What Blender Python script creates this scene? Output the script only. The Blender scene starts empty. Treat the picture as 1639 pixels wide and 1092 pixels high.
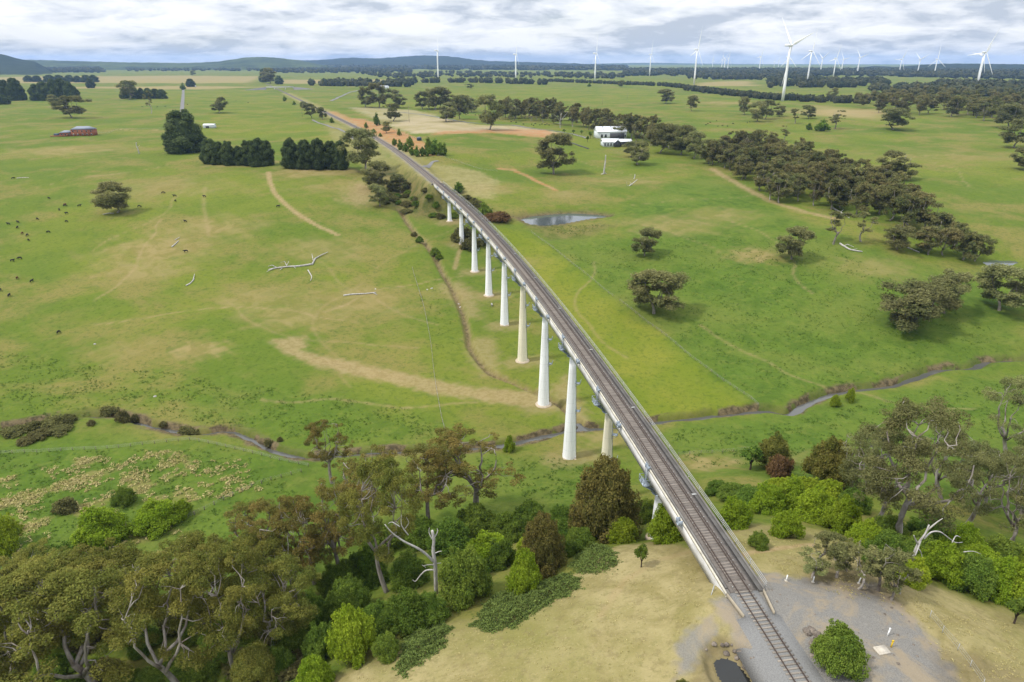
import bpy, math, random
import numpy as np
from mathutils import Vector, Matrix

# ------------------------------------------------------------------ camera, sky, sun, exposure
scene = bpy.context.scene
FPX = 1639 * 24 / 36.0
CAM_H = 71.0
PITCH = math.atan((546 - 98) / FPX)
SP, CP = math.sin(PITCH), math.cos(PITCH)
cam_data = bpy.data.cameras.new('camera')
cam_data.lens = 24.0
cam_data.sensor_width = 36.0
cam_data.clip_start = 1.0
cam_data.clip_end = 60000.0
cam = bpy.data.objects.new('camera', cam_data)
scene.collection.objects.link(cam)
cam.location = (0, 0, CAM_H)
cam.rotation_euler = (math.radians(90) - PITCH, 0, 0)
scene.camera = cam

SUN_EL, SUN_AZ = math.radians(54), math.radians(-108)      # azimuth from +Y towards +X
world = bpy.data.worlds.new('World')
scene.world = world
world.use_nodes = True
wn, wl = world.node_tree.nodes, world.node_tree.links
wn.clear()
w_out = wn.new('ShaderNodeOutputWorld')
w_bg = wn.new('ShaderNodeBackground')
w_bg.inputs['Strength'].default_value = 1.0
wl.new(w_bg.outputs[0], w_out.inputs[0])
sky = wn.new('ShaderNodeTexSky')
sky.sky_type = 'NISHITA'
sky.sun_disc = False
sky.sun_elevation = SUN_EL
sky.sun_rotation = SUN_AZ
sky_s = wn.new('ShaderNodeVectorMath'); sky_s.operation = 'SCALE'
sky_s.inputs['Scale'].default_value = 0.11
wl.new(sky.outputs[0], sky_s.inputs[0])


def wmath(op, a, b=None, c=None):
    n = wn.new('ShaderNodeMath'); n.operation = op
    for i, v in enumerate((a, b, c)):
        if v is None:
            continue
        if isinstance(v, (int, float)):
            n.inputs[i].default_value = v
        else:
            wl.new(v, n.inputs[i])
    return n.outputs[0]


w_tc = wn.new('ShaderNodeTexCoord')
w_sep = wn.new('ShaderNodeSeparateXYZ')
wl.new(w_tc.outputs['Generated'], w_sep.inputs[0])
w_up = wmath('MAXIMUM', w_sep.outputs['Z'], 0.0)
w_den = wmath('ADD', w_up, 0.20)
w_u = wmath('DIVIDE', w_sep.outputs['X'], w_den)
w_v = wmath('DIVIDE', w_sep.outputs['Y'], w_den)
w_comb = wn.new('ShaderNodeCombineXYZ')
wl.new(w_u, w_comb.inputs[0]); wl.new(w_v, w_comb.inputs[1])


def wnoise(scale, detail, rough, dist=0.0, off=0.0, xs=1.0):
    m = wn.new('ShaderNodeMapping')
    m.inputs['Location'].default_value = (off, off * 0.7, off * 1.3)
    m.inputs['Scale'].default_value = (scale * xs, scale, scale)
    wl.new(w_comb.outputs[0], m.inputs[0])
    n = wn.new('ShaderNodeTexNoise')
    n.inputs['Scale'].default_value = 1.0
    n.inputs['Detail'].default_value = detail
    n.inputs['Roughness'].default_value = rough
    n.inputs['Distortion'].default_value = dist
    wl.new(m.outputs[0], n.inputs['Vector'])
    return n.outputs['Fac']


c_big = wnoise(1.25, 5, 0.55, 0.3, 3.1)
c_mid = wnoise(3.6, 6, 0.58, 0.3, 8.7)
c_gap = wnoise(0.9, 5, 0.55, 0.0, 21.0)
c_sum = wmath('ADD', wmath('MULTIPLY', c_big, 0.46), wmath('MULTIPLY', c_mid, 0.54))
ramp = wn.new('ShaderNodeValToRGB')
ramp.color_ramp.elements[0].position = 0.41
ramp.color_ramp.elements[0].color = (0.50, 0.555, 0.64, 1)
ramp.color_ramp.elements[1].position = 0.565
ramp.color_ramp.elements[1].color = (0.93, 0.94, 0.96, 1)
e = ramp.color_ramp.elements.new(0.48)
e.color = (0.73, 0.765, 0.82, 1)
wl.new(c_sum, ramp.inputs[0])
# an overcast sky is about three times brighter overhead than at the horizon
w_grad = wmath('MULTIPLY_ADD', w_up, 1.0, 0.82)
cl_s = wn.new('ShaderNodeVectorMath'); cl_s.operation = 'SCALE'
wl.new(ramp.outputs[0], cl_s.inputs[0]); wl.new(w_grad, cl_s.inputs['Scale'])
gapr = wn.new('ShaderNodeMapRange')
gapr.inputs['From Min'].default_value = 0.36
gapr.inputs['From Max'].default_value = 0.46
gapr.inputs['To Min'].default_value = 0.8
gapr.inputs['To Max'].default_value = 1.0
wl.new(c_gap, gapr.inputs[0])
w_mix = wn.new('ShaderNodeMix'); w_mix.data_type = 'RGBA'
wl.new(gapr.outputs[0], w_mix.inputs['Factor'])
wl.new(sky_s.outputs[0], w_mix.inputs['A'])
wl.new(cl_s.outputs[0], w_mix.inputs['B'])
wl.new(w_mix.outputs['Result'], w_bg.inputs['Color'])

sun_data = bpy.data.lights.new('sun', 'SUN')
sun_data.energy = 2.4
sun_data.angle = math.radians(6)
sun_data.color = (1.0, 0.95, 0.87)
sun = bpy.data.objects.new('sun', sun_data)
scene.collection.objects.link(sun)
sd = Vector((math.sin(SUN_AZ) * math.cos(SUN_EL), math.cos(SUN_AZ) * math.cos(SUN_EL), math.sin(SUN_EL)))
sun.rotation_euler = sd.to_track_quat('Z', 'Y').to_euler()

scene.view_settings.view_transform = 'Standard'
scene.view_settings.look = 'None'
scene.view_settings.gamma = 1.0
scene.view_settings.exposure = 0.42
scene.view_settings.use_curve_mapping = False
scene.render.engine = 'CYCLES'
scene.cycles.max_bounces = 5
scene.cycles.diffuse_bounces = 3
scene.cycles.glossy_bounces = 2
scene.cycles.transmission_bounces = 2
scene.cycles.volume_bounces = 1
scene.cycles.use_denoising = True

# ------------------------------------------------------------------ track centre line (rail top is z = 0)
_K = np.array([(-80, 7.5), (0, 8.2), (100, 10.2), (230, 13.3), (350, 16.5), (500, 17.3), (600, 19.0), (750, 20.9), (900, 21.6), (9000, 21.6)], float)
_s = np.arange(-60, 4200, 1.0)
_d = np.radians(np.interp(_s, _K[:, 0], _K[:, 1]))
_x = np.concatenate([[0], np.cumsum(-np.sin(_d[:-1]))]); _y = np.concatenate([[0], np.cumsum(np.cos(_d[:-1]))])
_x += 35.9 - _x[60]; _y += 62.1 - _y[60]
S0, S1 = 16.0, 383.4          # the viaduct's two ends along the line
SPAN = (S1 - S0) / 11.0


def track(s):
    """point and right-hand unit vector on the centre line"""
    d = np.radians(np.interp(s, _K[:, 0], _K[:, 1]))
    return np.interp(s, _s, _x), np.interp(s, _s, _y), np.cos(d), np.sin(d)


def tp(s, u, z):
    x, y, rx, ry = track(s)
    return (float(x + u * rx), float(y + u * ry), z)


# ------------------------------------------------------------------ terrain
def ray_dir(px, py):
    u = (px - 819.5) / FPX
    v = (546 - py) / FPX
    return np.array([u, CP + SP * v, -SP + CP * v])


def on_level(px, py, z):
    r = ray_dir(px, py)
    t = (z - CAM_H) / r[2]
    return r[0] * t, r[1] * t


def proj(X, Y, Z):
    Z = Z - CAM_H
    d = Y * CP - Z * SP
    return 819.5 + X / d * FPX, 546 - (Y * SP + Z * CP) / d * FPX, d


CTRL = [
    # near bank, left of the line
    (1130, 960, -3.4), (1150, 945, -3.2), (1060, 935, -5.5), (1000, 905, -8), (950, 885, -11.5), (1000, 1090, -3), (820, 1090, -6.5),
    (1100, 1020, -1.6), (900, 985, -8), (800, 1010, -11), (690, 1090, -10), (600, 1090, -13), (530, 1095, -16),
    (1080, 890, -7), (400, 1092, -25), (200, 1092, -31), (0, 1092, -34), (250, 960, -34), (0, 880, -36.5),
    (450, 850, -36), (620, 945, -24), (700, 935, -20), (760, 955, -16), (680, 890, -28), (800, 860, -30),
    (900, 810, -33), (990, 785, -33.5), (1000, 860, -19), (1066, 868, -11), (900, 1200, -3), (400, 1250, -22), (1100, 1200, -1),
    (850, 960, -12.5), (920, 915, -13),
    # near bank, right of the line
    (1200, 893, -3.5), (1180, 842, -9), (1258, 858, -7.5), (1400, 915, -4), (1450, 880, -11), (1550, 970, -7),
    (1639, 990, -8.5), (1639, 1092, -3), (1500, 1092, -0.8), (1450, 960, -1.5), (1380, 1000, -0.7), (1300, 800, -20), (1400, 775, -29),
    (1200, 765, -29), (1500, 800, -29), (1639, 840, -30), (1240, 740, -34), (1150, 745, -34), (1600, 1200, 0),
    (1750, 1000, -12), (1750, 850, -32),
    # the valley floor
    (0, 715, -39), (240, 690, -39.2), (430, 725, -39.2), (600, 730, -39.2), (850, 705, -39.4), (1040, 680, -39), (1210, 668, -38.8),
    (1300, 648, -38.5), (1400, 628, -38.3), (1560, 595, -38), (1639, 585, -38), (100, 800, -38), (300, 780, -38.3),
    (1400, 690, -37.5), (1600, 660, -37), (1800, 620, -37), (-200, 760, -38), (-200, 900, -37),
    # far bank, right
    (900, 345, -18.5), (870, 375, -22), (950, 372, -21), (960, 500, -34), (1050, 580, -37), (1180, 645, -38),
    (1050, 495, -32), (1250, 412, -24), (1450, 525, -34), (1600, 495, -32), (1560, 422, -27), (1350, 375, -19),
    (1250, 325, -16), (1150, 275, -11), (1000, 240, -7), (1030, 300, -12), (880, 278, -11), (800, 285, -10),
    (755, 300, -9.5), (850, 210, -1), (780, 205, 0), (700, 205, 2), (720, 245, 0), (1450, 305, -13), (1600, 380, -21), (1400, 212, -5),
    (1639, 255, -8), (1250, 180, 0), (1050, 180, 0), (950, 190, -1), (1750, 400, -24), (1250, 560, -36), (1400, 560, -36.5), (1639, 560, -36.5),
    (1150, 480, -31), (1100, 400, -23), (1000, 400, -24), (1000, 340, -17),
    # far bank, left
    (440, 272, -4.5), (300, 246, -4), (180, 342, -14.5), (500, 325, -11), (600, 335, -15), (655, 345, -18), (585, 277, -5.5),
    (640, 310, -12), (330, 430, -25), (100, 450, -27), (500, 430, -27), (650, 450, -30), (300, 560, -34), (500, 580, -36),
    (100, 620, -37.3), (700, 600, -37.5), (0, 300, -10.5), (0, 200, -2), (200, 210, -1), (400, 180, 0), (500, 210, -1),
    (-250, 420, -24), (-250, 250, -6), (540, 240, -2),
]
_c = []
for px, py, z in CTRL:
    X, Y = on_level(px, py, z)
    _c.append((X, Y, z))
PIER_Z = {1: -17.5, 2: -31.5, 3: -39.05, 4: -38.5, 5: -36.8, 6: -34.2, 7: -31.4, 8: -29.0, 9: -23.0, 10: -17.0}
for k, z in PIER_Z.items():
    X, Y, rx, ry = track(S0 + SPAN * k)
    _c.append((X, Y, z))
for r in (1150, 1500):                       # the plateau all round
    for a in range(-60, 61, 12):
        _c.append((r * math.sin(math.radians(a)), r * math.cos(math.radians(a)), 0.5))
for r, a, z in ((60, 180, 0), (80, 120, 0), (80, 240, -25), (150, 250, -34), (150, 110, -15), (300, 270, -20), (300, 90, -20)):
    _c.append((r * math.sin(math.radians(a)), r * math.cos(math.radians(a)), z))
_c = np.array(_c)


def _tps_fit(c, lam):
    n = len(c)
    P = c[:, :2] / 100.0
    d2 = ((P[:, None] - P[None]) ** 2).sum(-1)
    K = 0.5 * d2 * np.log(d2 + 1e-12) + lam * np.eye(n)
    A = np.zeros((n + 3, n + 3))
    A[:n, :n] = K
    A[:n, n] = 1; A[:n, n + 1:] = P
    A[n, :n] = 1; A[n + 1:, :n] = P.T
    b = np.zeros(n + 3); b[:n] = c[:, 2]
    return np.linalg.solve(A, b)


_w = _tps_fit(_c, 0.004)
_CP = _c[:, :2] / 100.0


def _tps(X, Y):
    out = np.empty(X.shape)
    n = len(_CP)
    for i in range(0, len(X), 40000):
        x = X[i:i + 40000] / 100.0; y = Y[i:i + 40000] / 100.0
        d2 = (x[:, None] - _CP[None, :, 0]) ** 2 + (y[:, None] - _CP[None, :, 1]) ** 2
        out[i:i + 40000] = (0.5 * d2 * np.log(d2 + 1e-12)) @ _w[:n] + _w[n] + _w[n + 1] * x + _w[n + 2] * y
    return out


def sstep(a, b, x):
    t = np.clip((x - a) / (b - a), 0, 1)
    return t * t * (3 - 2 * t)


def seg_dist(X, Y, pts):
    """distance to a polyline"""
    pts = np.asarray(pts, float)
    best = np.full(X.shape, 1e9)
    for (ax, ay), (bx, by) in zip(pts[:-1], pts[1:]):
        dx, dy = bx - ax, by - ay
        t = np.clip(((X - ax) * dx + (Y - ay) * dy) / (dx * dx + dy * dy + 1e-9), 0, 1)
        best = np.minimum(best, np.hypot(X - ax - t * dx, Y - ay - t * dy))
    return best


def box_of(X, Y, pts, m):
    p = np.asarray(pts, float)
    return np.nonzero((X > p[:, 0].min() - m) & (X < p[:, 0].max() + m) & (Y > p[:, 1].min() - m) & (Y < p[:, 1].max() + m))[0]


def smooth_line(pts, n=6):
    pts = np.asarray(pts, float)
    out = []
    for i in range(len(pts) - 1):
        p0 = pts[max(i - 1, 0)]; p1 = pts[i]; p2 = pts[i + 1]; p3 = pts[min(i + 2, len(pts) - 1)]
        for k in range(n):
            t = k / n
            out.append(0.5 * (2 * p1 + (p2 - p0) * t + (2 * p0 - 5 * p1 + 4 * p2 - p3) * t * t + (3 * p1 - p0 - 3 * p2 + p3) * t ** 3))
    out.append(pts[-1])
    return np.array(out)


RIVER_Z = -40.6
RIVER = [(1800, 572), (1700, 578), (1639, 581), (1600, 581), (1575, 584), (1560, 592), (1540, 594), (1505, 595), (1480, 603), (1450, 613),
         (1420, 623), (1385, 626), (1345, 631), (1310, 642), (1285, 652), (1262, 666), (1225, 661), (1195, 664), (1150, 669), (1100, 674), (1040, 680),
         (985, 688), (930, 690), (890, 697), (850, 706), (800, 716), (740, 722), (660, 726), (600, 728), (540, 733), (490, 735), (445, 727), (415, 712),
         (385, 697), (360, 693), (330, 698), (300, 697), (270, 690), (235, 684), (200, 673), (165, 670), (120, 672), (60, 680), (0, 690), (-80, 700), (-250, 715)]
river_w = smooth_line([on_level(x, y, RIVER_Z) for x, y in RIVER], 5)
CREEK = [(640, 335), (652, 355), (668, 378), (690, 400), (705, 425), (722, 455), (733, 480), (742, 505), (749, 535), (752, 555), (770, 580), (790, 600), (820, 612), (850, 625), (885, 640), (915, 665), (935, 686)]
_cz = np.interp([y for _, y in CREEK], [335, 380, 450, 520, 600, 686], [-16.5, -22, -29.5, -34.5, -37.8, -40])
creek_w = smooth_line([on_level(x, y, z) for (x, y), z in zip(CREEK, _cz)], 4)
POND_Z = -19.6
POND = [(832, 351), (850, 347), (880, 344), (910, 342), (940, 343), (962, 345), (975, 347), (955, 350), (930, 354), (900, 360), (872, 363), (848, 360)]
pond_w = np.array([on_level(x, y, POND_Z) for x, y in POND])
POOL_Z = -2.3
POOL = [(1141, 1062), (1150, 1054), (1165, 1052), (1180, 1058), (1190, 1070), (1200, 1085), (1206, 1110), (1165, 1112), (1150, 1085)]
pool_w = np.array([on_level(x, y, POOL_Z) for x, y in POOL])
SPOND_Z = -27.6
SPOND = [(1572, 420), (1585, 417), (1610, 417), (1630, 419), (1628, 424), (1600, 427), (1578, 425)]
spond_w = np.array([on_level(x, y, SPOND_Z) for x, y in SPOND])


def inside(X, Y, poly):
    c = np.zeros(X.shape, bool)
    n = len(poly)
    for i in range(n):
        x1, y1 = poly[i]; x2, y2 = poly[(i + 1) % n]
        if y1 == y2:
            continue
        c ^= ((y1 > Y) != (y2 > Y)) & (X < (x2 - x1) * (Y - y1) / (y2 - y1) + x1)
    return c


def poly_sd(X, Y, poly):
    p = np.asarray(poly)
    d = seg_dist(X, Y, np.vstack([p, p[:1]]))
    return np.where(inside(X, Y, p), -d, d)


near_line = np.array([tp(s, 0, 0)[:2] for s in np.arange(-60, S0 - 6, 5.0)] + [tp(S0 - 4.5, 0, 0)[:2]])
far_line = np.array([tp(S1 + 4.0, 0, 0)[:2]] + [tp(s, 0, 0)[:2] for s in np.arange(S1 + 8, 1200, 15.0)] + [tp(s, 0, 0)[:2] for s in range(1200, 4000, 150)])


def wob(X, Y, L=10.0, seed=0.0):
    k = 6.283 / L
    return (np.sin(X * k + 1.7 * np.sin(Y * k * 0.71 + seed)) + np.sin(Y * k * 1.13 + 2.1 * np.sin(X * k * 0.57 + seed * 2))
            + 0.6 * np.sin((X + Y) * k * 2.03 + seed * 3) + 0.6 * np.sin((X - Y) * k * 1.77 + seed)) / 3.2


def height(X, Y):
    X = np.atleast_1d(np.asarray(X, float)); Y = np.atleast_1d(np.asarray(Y, float))
    r = np.hypot(X, Y)
    z = np.zeros(X.shape)
    far = sstep(950, 1400, r)
    i = np.nonzero(r < 1400)[0]
    if len(i):
        z[i] = np.clip(_tps(X[i], Y[i]), -41, 6)
    plateau = 0.3 + 2.5 * wob(X, Y, 900, 1.0) * sstep(1200, 3000, r)
    z = z * (1 - far) + plateau * far
    z += 0.35 * wob(X, Y, 41, 2.0) * sstep(90, 200, r) + 0.10 * wob(X, Y, 9, 4.0) + 0.8 * wob(X, Y, 130, 5.0) * sstep(200, 420, r)
    # railway formation, cutting and approach bank
    for ln, hw, sl in ((near_line, 4.2, 9.0), (far_line, 4.6, 11.0)):
        i = box_of(X, Y, ln, 40)
        if len(i):
            d = seg_dist(X[i], Y[i], ln)
            w = 1 - sstep(hw, hw + sl, d)
            z[i] = z[i] * (1 - w) - 0.62 * w
    i = box_of(X, Y, river_w, 20)
    if len(i):
        d = seg_dist(X[i], Y[i], river_w) + 0.6 * wob(X[i], Y[i], 17, 7.0) + 0.25 * wob(X[i], Y[i], 5, 2.0) + 0.45 * (X[i] < -5)
        z[i] = np.minimum(z[i], np.maximum(RIVER_Z - 0.9 + sstep(0.5, 2.8, d) * 2.6 + np.maximum(d - 2.8, 0) * 0.5, RIVER_Z - 1.0))
    i = box_of(X, Y, creek_w, 8)
    if len(i):
        d = seg_dist(X[i], Y[i], creek_w) + 0.35 * wob(X[i], Y[i], 7, 3.0)
        z[i] -= 1.9 * (1 - sstep(0.5, 2.2, d))
    for poly, pz, deep, bank in ((pond_w, POND_Z, 1.2, 9.0), (spond_w, SPOND_Z, 0.8, 6.0), (pool_w, POOL_Z, 0.7, 2.2)):
        i = box_of(X, Y, poly, 14)
        if len(i):
            d = poly_sd(X[i], Y[i], poly) + (0.9 if bank > 5 else 0.25) * wob(X[i], Y[i], 9, 3.0)
            w = 1 - sstep(0.6, bank, d)
            tgt = pz + np.where(d < 0, -deep * sstep(0, 3, -d), 0.12 + 0.10 * d)
            z[i] = z[i] * (1 - w) + tgt * w
    # dam wall on the downhill side of the farm dam
    wall = pond_w[7:12]
    i = box_of(X, Y, wall, 16)
    if len(i):
        d = seg_dist(X[i], Y[i], wall)
        o = poly_sd(X[i], Y[i], pond_w) > 0
        z[i] = np.where(o, np.maximum(z[i], POND_Z + 0.7 - np.maximum(d - 2.5, 0) * 0.32), z[i])
    return z


_ts = np.concatenate([np.linspace(40, 700, 260), np.geomspace(704, 26000, 150)])


def at(px, py):
    """the spot of the terrain that shows at this place of the photograph"""
    r = ray_dir(px, py)
    t = _ts
    g = CAM_H + r[2] * t - height(r[0] * t, r[1] * t)
    k = np.nonzero(g < 0)[0]
    if len(k) == 0:
        return r[0] * 20000, r[1] * 20000, 0.0
    k = max(k[0], 1)
    a, b = t[k - 1], t[k]
    tt = np.linspace(a, b, 12)
    g = CAM_H + r[2] * tt - height(r[0] * tt, r[1] * tt)
    k = max(np.nonzero(g < 0)[0][0], 1)
    m = tt[k - 1] + (tt[k] - tt[k - 1]) * g[k - 1] / (g[k - 1] - g[k] + 1e-12)
    return float(r[0] * m), float(r[1] * m), float(CAM_H + r[2] * m)


def gz(x, y):
    return float(height(x, y)[0])

# ------------------------------------------------------------------ helpers
COL = scene.collection
rng = np.random.default_rng(11)
random.seed(5)


def tag(o, label=None, cat=None, group=None, kind=None):
    if label: o['label'] = label
    if cat: o['category'] = cat
    if group: o['group'] = group
    if kind: o['kind'] = kind
    return o


def new_mesh(name, V, F, mat=None, cols=None, smooth=False, mats=None, midx=None):
    """V (n,3), F list of faces or int array (m,3|4); cols = {attribute: (n,4)}"""
    me = bpy.data.meshes.new(name)
    V = np.asarray(V, np.float32).reshape(-1, 3)
    if isinstance(F, np.ndarray):
        k = F.shape[1]
        loops = F.astype(np.int32).ravel()
        starts = np.arange(0, len(F) * k, k, dtype=np.int32)
    else:
        lens = np.array([len(f) for f in F], np.int32)
        loops = np.fromiter((i for f in F for i in f), np.int32)
        starts = np.concatenate([[0], np.cumsum(lens)[:-1]]).astype(np.int32)
    me.vertices.add(len(V)); me.vertices.foreach_set('co', V.ravel())
    me.loops.add(len(loops)); me.loops.foreach_set('vertex_index', loops)
    me.polygons.add(len(starts)); me.polygons.foreach_set('loop_start', starts)
    if midx is not None:
        me.polygons.foreach_set('material_index', np.asarray(midx, np.int32))
    me.update(calc_edges=True)
    me.validate(verbose=False)
    if cols:
        for k, c in cols.items():
            a = me.color_attributes.new(k, 'FLOAT_COLOR', 'POINT')
            a.data.foreach_set('color', np.asarray(c, np.float32).ravel())
    if smooth:
        me.polygons.foreach_set('use_smooth', np.ones(len(starts), bool))
    for m in (mats or ([mat] if mat else [])):
        me.materials.append(m)
    return me


def link(name, data, parent=None, loc=None, rot=None, scale=None):
    o = bpy.data.objects.new(name, data)
    COL.objects.link(o)
    if parent is not None:
        o.parent = parent
    if loc is not None: o.location = loc
    if rot is not None: o.rotation_euler = rot
    if scale is not None: o.scale = scale if hasattr(scale, '__len__') else (scale,) * 3
    return o


class MB:
    """collects solids into one mesh"""
    def __init__(self):
        self.V = []; self.F = []; self.n = 0

    def add(self, V, F):
        V = np.asarray(V, float).reshape(-1, 3)
        self.V.append(V)
        self.F += [tuple(int(i) + self.n for i in f) for f in F]
        self.n += len(V)
        return self

    def box(self, c, s, rz=0.0, M=None):
        sx, sy, sz = s[0] / 2, s[1] / 2, s[2] / 2
        v = np.array([(x, y, z) for z in (-sz, sz) for y in (-sy, sy) for x in (-sx, sx)])
        if rz:
            ca, sa = math.cos(rz), math.sin(rz)
            v = np.stack([v[:, 0] * ca - v[:, 1] * sa, v[:, 0] * sa + v[:, 1] * ca, v[:, 2]], 1)
        v = v + np.array(c)
        return self.add(v, [(0, 2, 3, 1), (4, 5, 7, 6), (0, 1, 5, 4), (1, 3, 7, 5), (3, 2, 6, 7), (2, 0, 4, 6)])

    def tube(self, pts, rad, sides=6, cap=True):
        pts = np.asarray(pts, float)
        rad = np.broadcast_to(np.asarray(rad, float), (len(pts),))
        T = np.gradient(pts, axis=0)
        T /= np.linalg.norm(T, axis=1)[:, None] + 1e-12
        ref = np.array([0.0, 0, 1.0]) if abs(T[0][2]) < 0.9 else np.array([1.0, 0, 0])
        V = []
        for p, t, r in zip(pts, T, rad):
            a = np.cross(t, ref)
            if np.linalg.norm(a) < 1e-3:
                a = np.cross(t, np.array([0, 1.0, 0]))
            a /= np.linalg.norm(a) + 1e-12
            b = np.cross(t, a)
            for k in range(sides):
                an = 2 * math.pi * k / sides
                V.append(p + r * (math.cos(an) * a + math.sin(an) * b))
        F = []
        for i in range(len(pts) - 1):
            for k in range(sides):
                k2 = (k + 1) % sides
                F.append((i * sides + k, i * sides + k2, (i + 1) * sides + k2, (i + 1) * sides + k))
        if cap:
            F.append(tuple(range(sides - 1, -1, -1)))
            F.append(tuple((len(pts) - 1) * sides + k for k in range(sides)))
        return self.add(V, F)

    def lathe(self, prof, c=(0, 0, 0), sides=24):
        """prof: list of (radius, z)"""
        V = [];
        for r, z in prof:
            for k in range(sides):
                a = 2 * math.pi * k / sides
                V.append((c[0] + r * math.cos(a), c[1] + r * math.sin(a), c[2] + z))
        F = []
        for i in range(len(prof) - 1):
            for k in range(sides):
                k2 = (k + 1) % sides
                F.append((i * sides + k, i * sides + k2, (i + 1) * sides + k2, (i + 1) * sides + k))
        F.append(tuple(range(sides - 1, -1, -1)))
        F.append(tuple((len(prof) - 1) * sides + k for k in range(sides)))
        return self.add(V, F)

    def data(self, name, mat, smooth=False):
        return new_mesh(name, np.vstack(self.V), self.F, mat, smooth=smooth)

    def obj(self, name, mat, parent=None, smooth=False, loc=None, rot=None):
        return link(name, self.data(name, mat, smooth), parent, loc, rot)


# ------------------------------------------------------------------ materials
def nt(m):
    m.use_nodes = True
    n, l = m.node_tree.nodes, m.node_tree.links
    n.clear()
    return n, l


def mat(name, col, rough=0.8, var=0.15, scale=1.0, col2=None, spec=0.2, metallic=0.0, bump=0.0, objrand=0.0, stretch=(1, 1, 1), space='Object'):
    m = bpy.data.materials.new(name)
    n, l = nt(m)
    o = n.new('ShaderNodeOutputMaterial'); b = n.new('ShaderNodeBsdfPrincipled')
    l.new(b.outputs[0], o.inputs[0])
    b.inputs['Roughness'].default_value = rough
    b.inputs['Specular IOR Level'].default_value = spec
    b.inputs['Metallic'].default_value = metallic
    tc = n.new('ShaderNodeTexCoord'); mp = n.new('ShaderNodeMapping'); mp.inputs['Scale'].default_value = stretch
    l.new(tc.outputs[space], mp.inputs[0])
    no = n.new('ShaderNodeTexNoise'); no.inputs['Scale'].default_value = scale; no.inputs['Detail'].default_value = 6; no.inputs['Roughness'].default_value = 0.65
    l.new(mp.outputs[0], no.inputs['Vector'])
    rp = n.new('ShaderNodeValToRGB')
    c2 = col2 if col2 else tuple(max(0, c * (1 - 2 * var)) for c in col)
    rp.color_ramp.elements[0].position = 0.32; rp.color_ramp.elements[0].color = (*c2, 1)
    rp.color_ramp.elements[1].position = 0.62; rp.color_ramp.elements[1].color = (*col, 1)
    l.new(no.outputs['Fac'], rp.inputs[0])
    last = rp.outputs[0]
    if objrand:
        oi = n.new('ShaderNodeObjectInfo'); hs = n.new('ShaderNodeHueSaturation')
        mr = n.new('ShaderNodeMapRange'); mr.inputs['To Min'].default_value = 1 - objrand; mr.inputs['To Max'].default_value = 1 + objrand
        l.new(oi.outputs['Random'], mr.inputs[0]); l.new(mr.outputs[0], hs.inputs['Value']); l.new(last, hs.inputs['Color'])
        last = hs.outputs[0]
    l.new(last, b.inputs['Base Color'])
    if bump:
        bp = n.new('ShaderNodeBump'); bp.inputs['Strength'].default_value = bump; bp.inputs['Distance'].default_value = 0.1
        l.new(no.outputs['Fac'], bp.inputs['Height']); l.new(bp.outputs[0], b.inputs['Normal'])
    return m


def leaf_mat(name, col, col2, objrand=0.15, trans=0.25, hue=0.0):
    """leaves: attribute 'tint' (per leaf) runs between two colours, every tree shifts a little"""
    m = bpy.data.materials.new(name)
    n, l = nt(m)
    o = n.new('ShaderNodeOutputMaterial')
    at_ = n.new('ShaderNodeAttribute'); at_.attribute_name = 'tint'
    sp = n.new('ShaderNodeSeparateColor'); l.new(at_.outputs['Color'], sp.inputs[0])
    mx = n.new('ShaderNodeMix'); mx.data_type = 'RGBA'
    mx.inputs['A'].default_value = (*col, 1); mx.inputs['B'].default_value = (*col2, 1)
    l.new(sp.outputs[0], mx.inputs['Factor'])
    oi = n.new('ShaderNodeObjectInfo'); hs = n.new('ShaderNodeHueSaturation')
    mr = n.new('ShaderNodeMapRange'); mr.inputs['To Min'].default_value = 1 - objrand; mr.inputs['To Max'].default_value = 1 + objrand
    l.new(oi.outputs['Random'], mr.inputs[0])
    vm = n.new('ShaderNodeMath'); vm.operation = 'MULTIPLY'
    l.new(mr.outputs[0], vm.inputs[0])
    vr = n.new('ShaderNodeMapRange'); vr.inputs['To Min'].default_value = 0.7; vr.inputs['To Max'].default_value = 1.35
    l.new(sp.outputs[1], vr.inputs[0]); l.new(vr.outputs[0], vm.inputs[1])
    l.new(vm.outputs[0], hs.inputs['Value'])
    if hue:
        m2 = n.new('ShaderNodeMath'); m2.operation = 'MULTIPLY'; m2.inputs[1].default_value = 7.31
        fr = n.new('ShaderNodeMath'); fr.operation = 'FRACT'
        hr = n.new('ShaderNodeMapRange'); hr.inputs['To Min'].default_value = 0.5 - hue; hr.inputs['To Max'].default_value = 0.5 + hue
        l.new(oi.outputs['Random'], m2.inputs[0]); l.new(m2.outputs[0], fr.inputs[0]); l.new(fr.outputs[0], hr.inputs[0]); l.new(hr.outputs[0], hs.inputs['Hue'])
    l.new(mx.outputs['Result'], hs.inputs['Color'])
    d = n.new('ShaderNodeBsdfDiffuse'); t = n.new('ShaderNodeBsdfTranslucent'); mi = n.new('ShaderNodeMixShader')
    mi.inputs[0].default_value = trans
    l.new(hs.outputs[0], d.inputs[0]); l.new(hs.outputs[0], t.inputs[0])
    l.new(d.outputs[0], mi.inputs[1]); l.new(t.outputs[0], mi.inputs[2]); l.new(mi.outputs[0], o.inputs[0])
    return m



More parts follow.
